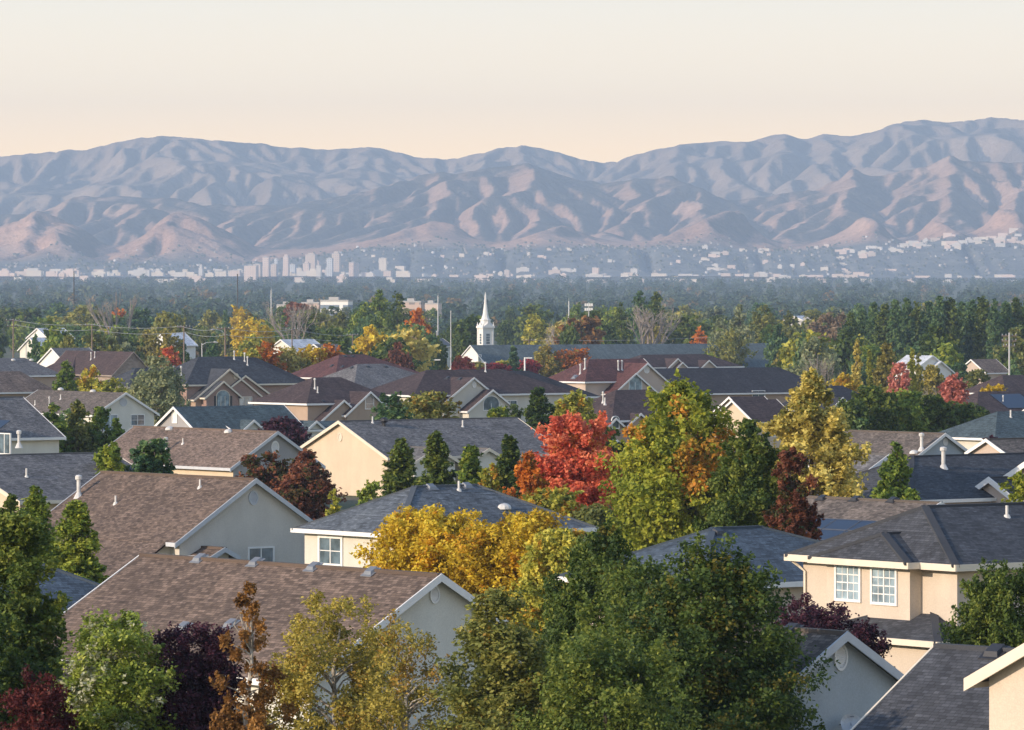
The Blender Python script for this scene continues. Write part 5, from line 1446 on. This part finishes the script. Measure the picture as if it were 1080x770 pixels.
Hh = Hh + rel*((50+18*smooth((Y-14500)/2000))*fbm(X + 90*fbm(X,Y,500,2,19), Y*.6, 720, 4, 4, True) + 9*fbm(X + 60*fbm(X,Y,300,2,9), Y*.6, 190, 3, 5, True) + 4*fbm(X, Y*.7, 70, 3, 6, True))
dxm = xs[1]-xs[0]; dym = ys[1]-ys[0]; dm = math.hypot(dxm, dym)
n_tot = nx*ny; ar = np.arange(n_tot).reshape(ny, nx)
shifts = [(-1,-1,dm),(-1,0,dym),(-1,1,dm),(0,-1,dxm),(0,1,dxm),(1,-1,dm),(1,0,dym),(1,1,dm)]
A = np.ones(n_tot)
er = np.clip((Hh - Hm)/60, 0, 1)
for it in range(60):
    P = np.pad(Hh, 1, mode='edge'); best = np.zeros_like(Hh); rec = ar.copy()
    for dy_, dx_, L in shifts:
        nb = P[1+dy_:1+dy_+ny, 1+dx_:1+dx_+nx]; s_ = (Hh-nb)/L
        better = s_ > best
        best = np.where(better, s_, best)
        tgt = np.clip(np.arange(ny)[:,None]+dy_, 0, ny-1)*nx + np.clip(np.arange(nx)[None,:]+dx_, 0, nx-1)
        rec = np.where(better, tgt, rec)
    r = rec.ravel(); moving = r != np.arange(n_tot)
    for _ in range(14 if it else 60):
        A = 1 + np.bincount(r[moving], weights=A[moving], minlength=n_tot)
    inc = .66*np.sqrt(np.minimum(A, 900)).reshape(ny, nx)*best*er
    Hh = Hh - np.minimum(inc, best*dxm*.6)
    lap = (P[:-2,1:-1]+P[2:,1:-1]+P[1:-1,:-2]+P[1:-1,2:]-4*P[1:-1,1:-1])
    Hh = Hh + .013*lap*er
# bring the skyline back to its rows, column by column
Yp = HY - (Hh-CZ)/Y*F
back = Y > 16300
colpx = CX + xs/17300*F
top_now = np.where(back, Yp, 999).min(0)
want = SKY(CX + xs/17300*F)
dz = (top_now - want)/F*17350
ker = np.exp(-np.linspace(-2,2,9)**2); ker /= ker.sum()
dz = np.convolve(np.pad(dz, 4, mode='edge'), ker, 'valid')
Hh = Hh + dz[None,:]*smooth((Y-15200)/2000)
# the same for the front hills
fr = (Y > 12100) & (Y < 12800)
top_f = np.where(fr, Yp, 999).min(0); wf_ = FRONT(CX + xs/12400*F)
dzf = np.clip((top_f - wf_)/F*12450, -25, 60); dzf = np.convolve(np.pad(dzf, 4, mode='edge'), ker, 'valid')
Hh = Hh + dzf[None,:]*np.clip(1-np.abs(Y-12450)/500, 0, 1)*er
V = np.stack([X.ravel(), Y.ravel(), Hh.ravel()], 1)
Fq = np.stack([ar[:-1,:-1].ravel(), ar[:-1,1:].ravel(), ar[1:,1:].ravel(), ar[1:,:-1].ravel()], 1)
m, nt, b, _ = new_mat('mountain_slopes')
geo = nt.nodes.new('ShaderNodeNewGeometry'); pos = geo.outputs['Position']
n1 = noise_node(nt, .0035, 6, pos, .6); n2 = noise_node(nt, .02, 5, pos, .65)
grass = ramp(nt, n1.outputs['Fac'], [(.3, (.36,.215,.150)), (.52, (.50,.30,.205)), (.72, (.62,.40,.28))])
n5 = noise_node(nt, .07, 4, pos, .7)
scrub_shade = ramp(nt, n5.outputs['Fac'], [(.35, (.035,.040,.036)), (.55, (.085,.075,.058)), (.72, (.17,.135,.10))])
grass = mix_color(nt, 'MULTIPLY', 1.0, grass, ramp(nt, n5.outputs['Fac'], [(.34, (.62,.60,.58)), (.5, (1,1,1)), (.7, (1.12,1.1,1.08))]))
# scrub oak grows on the slopes turned north (away from the evening sun) and in the gullies; it also paints in shade
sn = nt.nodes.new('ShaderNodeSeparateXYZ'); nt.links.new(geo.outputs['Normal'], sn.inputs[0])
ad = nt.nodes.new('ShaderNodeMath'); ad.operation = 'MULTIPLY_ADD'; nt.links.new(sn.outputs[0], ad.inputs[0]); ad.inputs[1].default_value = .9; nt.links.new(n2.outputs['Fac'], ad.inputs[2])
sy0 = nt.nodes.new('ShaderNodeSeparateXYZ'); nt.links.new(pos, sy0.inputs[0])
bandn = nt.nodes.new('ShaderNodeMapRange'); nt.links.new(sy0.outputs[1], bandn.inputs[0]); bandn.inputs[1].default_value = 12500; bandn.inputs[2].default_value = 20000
shade_band = ramp(nt, bandn.outputs[0], [(0, (.22,)*3), (.06, (.30,)*3), (.12, (.72,)*3), (.30, (.70,)*3), (.55, (.44,)*3), (1, (.42,)*3)])  # more scrub over the mid ranges: their broad shadow put into the colour
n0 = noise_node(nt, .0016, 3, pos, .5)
a2_ = nt.nodes.new('ShaderNodeMath'); a2_.operation = 'ADD'; nt.links.new(ad.outputs[0], a2_.inputs[0]); nt.links.new(shade_band, a2_.inputs[1])
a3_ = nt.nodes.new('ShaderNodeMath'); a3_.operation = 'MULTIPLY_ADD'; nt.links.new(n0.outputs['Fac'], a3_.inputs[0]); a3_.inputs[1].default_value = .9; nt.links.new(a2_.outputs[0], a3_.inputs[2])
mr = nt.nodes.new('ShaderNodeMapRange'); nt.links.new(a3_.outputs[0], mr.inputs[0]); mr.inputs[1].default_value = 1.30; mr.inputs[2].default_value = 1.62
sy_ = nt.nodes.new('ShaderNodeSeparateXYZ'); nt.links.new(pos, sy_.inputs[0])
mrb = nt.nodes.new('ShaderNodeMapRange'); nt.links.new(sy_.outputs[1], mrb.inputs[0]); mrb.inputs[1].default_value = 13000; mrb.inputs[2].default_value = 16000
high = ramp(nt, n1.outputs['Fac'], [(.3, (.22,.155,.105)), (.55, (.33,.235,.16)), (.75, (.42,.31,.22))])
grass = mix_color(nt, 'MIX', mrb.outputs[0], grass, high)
col = mix_color(nt, 'MIX', mr.outputs[0], grass, scrub_shade)
# built up bench: roofs and concrete, paled further to paint in bright low haze
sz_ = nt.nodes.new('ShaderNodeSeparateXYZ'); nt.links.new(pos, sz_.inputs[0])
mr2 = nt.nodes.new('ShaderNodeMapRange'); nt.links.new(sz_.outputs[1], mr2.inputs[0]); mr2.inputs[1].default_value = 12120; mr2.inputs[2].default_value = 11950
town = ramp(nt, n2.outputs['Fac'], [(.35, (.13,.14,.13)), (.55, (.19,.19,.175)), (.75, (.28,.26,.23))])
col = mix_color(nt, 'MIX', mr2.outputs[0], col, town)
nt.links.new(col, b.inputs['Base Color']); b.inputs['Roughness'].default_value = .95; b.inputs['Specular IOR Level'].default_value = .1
bp = nt.nodes.new('ShaderNodeBump'); bp.inputs['Strength'].default_value = .75; bp.inputs['Distance'].default_value = 16
nt.links.new(n2.outputs['Fac'], bp.inputs['Height']); nt.links.new(bp.outputs[0], b.inputs['Normal'])
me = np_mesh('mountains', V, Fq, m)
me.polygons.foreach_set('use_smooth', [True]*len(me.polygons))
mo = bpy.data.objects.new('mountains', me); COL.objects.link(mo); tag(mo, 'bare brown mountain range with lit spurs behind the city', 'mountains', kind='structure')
def hill_z(x, y):
    if y < ys[0]: return gz(y)
    i = np.clip((x-xs[0])/dxm, 0, nx-2); j = np.clip((y-ys[0])/dym, 0, ny-2); i0, j0 = int(i), int(j); fi, fj = i-i0, j-j0
    return float((Hh[j0,i0]*(1-fi)+Hh[j0,i0+1]*fi)*(1-fj) + (Hh[j0+1,i0]*(1-fi)+Hh[j0+1,i0+1]*fi)*fj)

# low buildings of the city and the benches
rc = random.Random(5)
spots = []
def add_spots(n, px0, px1, y0, y1, wmin, wmax, hmin, hmax, place):
    for _ in range(n): spots.append((rc.uniform(px0, px1), rc.uniform(y0, y1), rc.uniform(wmin, wmax), rc.uniform(hmin, hmax), place))
add_spots(56, -20, 250, 10900, 11500, 9, 30, 6, 13, 'left')
add_spots(22, 250, 430, 10900, 11500, 10, 26, 6, 13, 'downtown')
add_spots(40, 430, 760, 10800, 11500, 8, 34, 4, 8, 'middle')
add_spots(34, 760, 1090, 10800, 11500, 8, 30, 4, 8, 'right')
add_spots(44, 955, 1095, 11750, 12120, 8, 24, 4, 9, 'bench')
add_spots(12, 880, 960, 11600, 11900, 10, 24, 5, 9, 'bench')
add_spots(22, 740, 900, 11500, 12050, 7, 18, 4, 7, 'bench')
add_spots(14, 380, 740, 11550, 11900, 6, 13, 4, 7, 'foothill')
phr = {'left':'small pale building of the far city left of downtown', 'downtown':'small pale building at the foot of the downtown towers', 'middle':'small pale building of the far city behind the steeple', 'right':'small pale building of the far city on the right', 'bench':'small bright building on the bench below the right mountains', 'foothill':'small pale house on the slope below the middle foothills'}
cmesh = {}
for (px, y, w, h, place) in spots:
    mi = rc.choice([0,0,1,1,4,4,2]); vi = rc.randrange(3); key = (mi, vi)
    if key not in cmesh:
        q = M(); q.box(-.5,.5,-.3,.3,-.6,1)
        if vi == 1: q.box(-.2,.3,-.2,.2,1.002,1.3)
        if vi == 2: q.box(.502,.95,-.25,.25,-.6,.6)
        o = q.build('city_building', CM[mi]); cmesh[key] = o.data; bpy.data.objects.remove(o)
    x = (px-CX)/F*y
    o = bpy.data.objects.new('city_building', cmesh[key]); COL.objects.link(o)
    o.location = (x, y, hill_z(x, y)); o.scale = (w, w*.8, h); o.rotation_euler = (0,0,-.25+rc.uniform(-.1,.1))
    tag(o, phr[place], 'building', phr[place].replace('small', 'small').replace('building', 'buildings').replace('house', 'houses'))
# town fabric too small to tell apart: rooftops and garden trees on the benches
rg = np.random.default_rng(9)
NB = 1900
y = rg.uniform(11350, 12150, NB); x = (rg.uniform(-60, 1140, NB)-CX)/F*y
keep = np.array([hill_z(a, b_) for a, b_ in zip(x, y)])
sz = rg.uniform(3, 6.5, NB)
bx = np.array([(-.5,-.5,-.3),(.5,-.5,-.3),(.5,.5,-.3),(-.5,.5,-.3),(-.5,-.5,.7),(.5,-.5,.7),(.5,.5,.7),(-.5,.5,.7)])
qd = np.array([(4,5,6,7),(0,1,5,4),(1,2,6,5),(2,3,7,6),(3,0,4,7)])
V = (np.stack([x, y, keep], 1)[:,None,:] + bx[None]*sz[:,None,None]).reshape(-1,3)
Fq = (np.arange(NB)[:,None,None]*8 + qd[None]).reshape(-1,4)
tn = np.repeat(rg.uniform(0,1,NB), 5)
sm_, nt, b, _ = new_mat('town_roofs')
at = nt.nodes.new('ShaderNodeAttribute'); at.attribute_name = 'tone'
nt.links.new(ramp(nt, at.outputs['Fac'], [(.0,(.04,.06,.035)),(.66,(.07,.08,.05)),(.72,(.20,.17,.14)),(.93,(.36,.31,.27)),(1,(.70,.66,.62))]), b.inputs['Base Color'])
me = np_mesh('town', V, Fq, sm_, tn); o = bpy.data.objects.new('distant_suburb', me); COL.objects.link(o)
tag(o, 'speckled far suburb of roofs and gardens on the benches under the mountains', 'suburb', kind='stuff')

# ---------------------------------------------------------------- ground, sky, sun, haze, camera
gy = np.concatenate([[-1500], np.linspace(-200, 2400, 53), np.linspace(2600, 11400, 45), [14000, 22000, 40000]])
gx = np.concatenate([[-30000, -6000], np.linspace(-2600, 2600, 27), [6000, 30000]])
GX, GY = np.meshgrid(gx, gy); GZ = ground_z(GY) - np.where(GY > 11400, 6.0, 0)
V = np.stack([GX.ravel(), GY.ravel(), GZ.ravel()], 1)
a2 = np.arange(GX.size).reshape(GX.shape)
Fq = np.stack([a2[:-1,:-1].ravel(), a2[:-1,1:].ravel(), a2[1:,1:].ravel(), a2[1:,:-1].ravel()], 1)
gm, nt, b, _ = new_mat('ground_cover')
geo = nt.nodes.new('ShaderNodeNewGeometry')
n1 = noise_node(nt, .035, 5, geo.outputs['Position']); n2 = noise_node(nt, 1.4, 5, geo.outputs['Position'])
c1 = ramp(nt, n1.outputs['Fac'], [(.35, (.028,.048,.014)), (.5, (.045,.065,.02)), (.68, (.10,.085,.05))])
c2 = ramp(nt, n2.outputs['Fac'], [(.3, (.7,.7,.7)), (.7, (1.25,1.25,1.25))])
nt.links.new(mix_color(nt, 'MULTIPLY', 1.0, c1, c2), b.inputs['Base Color']); b.inputs['Roughness'].default_value = .95
me = np_mesh('ground', V, Fq, gm); go = bpy.data.objects.new('ground', me); COL.objects.link(go)
tag(go, 'grassy valley ground sloping away under the houses', 'ground', kind='structure')

ELEV = R(SUN_ELEV); hx, hy = SUN_DIR
hl = math.hypot(hx, hy); sv = Vector((hx/hl*math.cos(ELEV), hy/hl*math.cos(ELEV), math.sin(ELEV)))
ld = bpy.data.lights.new('sun', 'SUN'); ld.energy = SUN_E; ld.angle = R(.6); ld.color = SUN_COL
lo = bpy.data.objects.new('sun', ld); COL.objects.link(lo); lo.rotation_euler = sv.to_track_quat('Z', 'Y').to_euler(); lo.location = (-300, -200, 300)

w = bpy.data.worlds.new('World'); SC.world = w; w.use_nodes = True
nt = w.node_tree; nt.nodes.clear()
out = nt.nodes.new('ShaderNodeOutputWorld'); bg = nt.nodes.new('ShaderNodeBackground')
sk = nt.nodes.new('ShaderNodeTexSky'); sk.sky_type = 'NISHITA'; sk.sun_disc = False
sk.sun_elevation = ELEV; sk.sun_rotation = math.atan2(sv.x, sv.y); sk.air_density = 1.0; sk.dust_density = 1.5; sk.ozone_density = 1.0; sk.altitude = 1300
# evening belt: the low sky opposite the sun turns cream and peach
tc = nt.nodes.new('ShaderNodeTexCoord'); sp = nt.nodes.new('ShaderNodeSeparateXYZ'); nt.links.new(tc.outputs['Generated'], sp.inputs[0])
mr = nt.nodes.new('ShaderNodeMapRange'); mr.interpolation_type = 'SMOOTHSTEP'; nt.links.new(sp.outputs[2], mr.inputs[0]); mr.inputs[1].default_value = .10; mr.inputs[2].default_value = .42; mr.inputs[3].default_value = 1; mr.inputs[4].default_value = 0
mz = nt.nodes.new('ShaderNodeMapRange'); nt.links.new(sp.outputs[2], mz.inputs[0]); mz.inputs[1].default_value = .0; mz.inputs[2].default_value = .135
belt = ramp(nt, mz.outputs[0], SKY_STOPS)
sc_ = nt.nodes.new('ShaderNodeVectorMath'); sc_.operation = 'SCALE'; nt.links.new(belt, sc_.inputs[0]); sc_.inputs['Scale'].default_value = SKY_GAIN
colr = mix_color(nt, 'MIX', mr.outputs[0], sk.outputs[0], sc_.outputs[0])
nt.links.new(colr, bg.inputs['Color']); bg.inputs['Strength'].default_value = SKY_E
nt.links.new(bg.outputs[0], out.inputs['Surface'])

hb = M(); hb.box(-3200, 3200, -400, 19100, -60, 590)
hm = bpy.data.materials.new('haze_air'); hm.use_nodes = True; nt = hm.node_tree; nt.nodes.clear()
out = nt.nodes.new('ShaderNodeOutputMaterial'); pv = nt.nodes.new('ShaderNodeVolumePrincipled')
pv.inputs['Color'].default_value = (*HAZE_COL, 1); pv.inputs['Density'].default_value = HAZE_D; pv.inputs['Anisotropy'].default_value = 0.0
nt.links.new(pv.outputs[0], out.inputs['Volume'])
ho = hb.build('haze', hm); tag(ho, 'pale evening haze over the valley', 'haze', kind='stuff')

cd = bpy.data.cameras.new('camera'); co = bpy.data.objects.new('camera', cd); COL.objects.link(co)
co.location = (0, 0, CZ); co.rotation_euler = (R(90), 0, 0)
cd.sensor_width = 36; cd.lens = 36*F/1080; cd.shift_y = -(385-HY)/1080
cd.clip_start = 1; cd.clip_end = 80000
SC.camera = co
SC.view_settings.view_transform = 'Standard'; SC.view_settings.look = 'None'; SC.view_settings.exposure = EXPOSURE; SC.view_settings.gamma = 1
SC.render.engine = 'CYCLES'
cy = SC.cycles
cy.use_denoising = True
try:
    cy.denoiser = 'OPENIMAGEDENOISE'; cy.denoising_input_passes = 'RGB_ALBEDO_NORMAL'; cy.denoising_prefilter = 'ACCURATE'
except Exception: pass
cy.max_bounces = 6; cy.diffuse_bounces = 3; cy.glossy_bounces = 2; cy.transmission_bounces = 3; cy.volume_bounces = 0; cy.transparent_max_bounces = 4
cy.sample_clamp_indirect = 4.0

# ---------------------------------------------------------------- labels of the scattered trees
ART = lambda s: s
def rel(px, py, D, used=0):
    c = []
    for (lx, ly, lD, ph) in LAND:
        d = math.hypot(px-lx, (py-ly)*1.3)
        c.append((d, lx, ly, lD, ph))
    c.sort()
    out = []
    for d, lx, ly, lD, ph in c[:4]:
        if abs(px-lx) < 26 and abs(D-lD) > 40: r = 'behind' if D > lD else 'in front of'
        elif abs(px-lx) < 26: r = 'beside'
        else: r = 'right of' if px > lx else 'left of'
        out.append('%s %s' % (r, ph))
    return out
seen = {}
for (o, px, py, D, cw, sw, tot) in TREES:
    o['_px'] = px
    rr = rel(px, py, D)
    far = 'far ' if D > 1800 else ''
    lab = '%s%s %s tree %s' % (far, sw, cw, rr[0])
    seen.setdefault(lab, []).append((px, o, rr))
for lab, lst in seen.items():
    lst.sort(key=lambda t: t[0])
    if len(lst) == 1: lst[0][1]['label'] = lab; continue
    for i, (px, o, rr) in enumerate(lst):
        pos = 'leftmost' if i == 0 else ('rightmost' if i == len(lst)-1 else ORD[i])
        l2 = '%s %s' % (pos, lab)
        o['label'] = ' '.join(l2.split()[:16])
for (o, *_) in TREES: del o['_px']
if CLEAN: pass
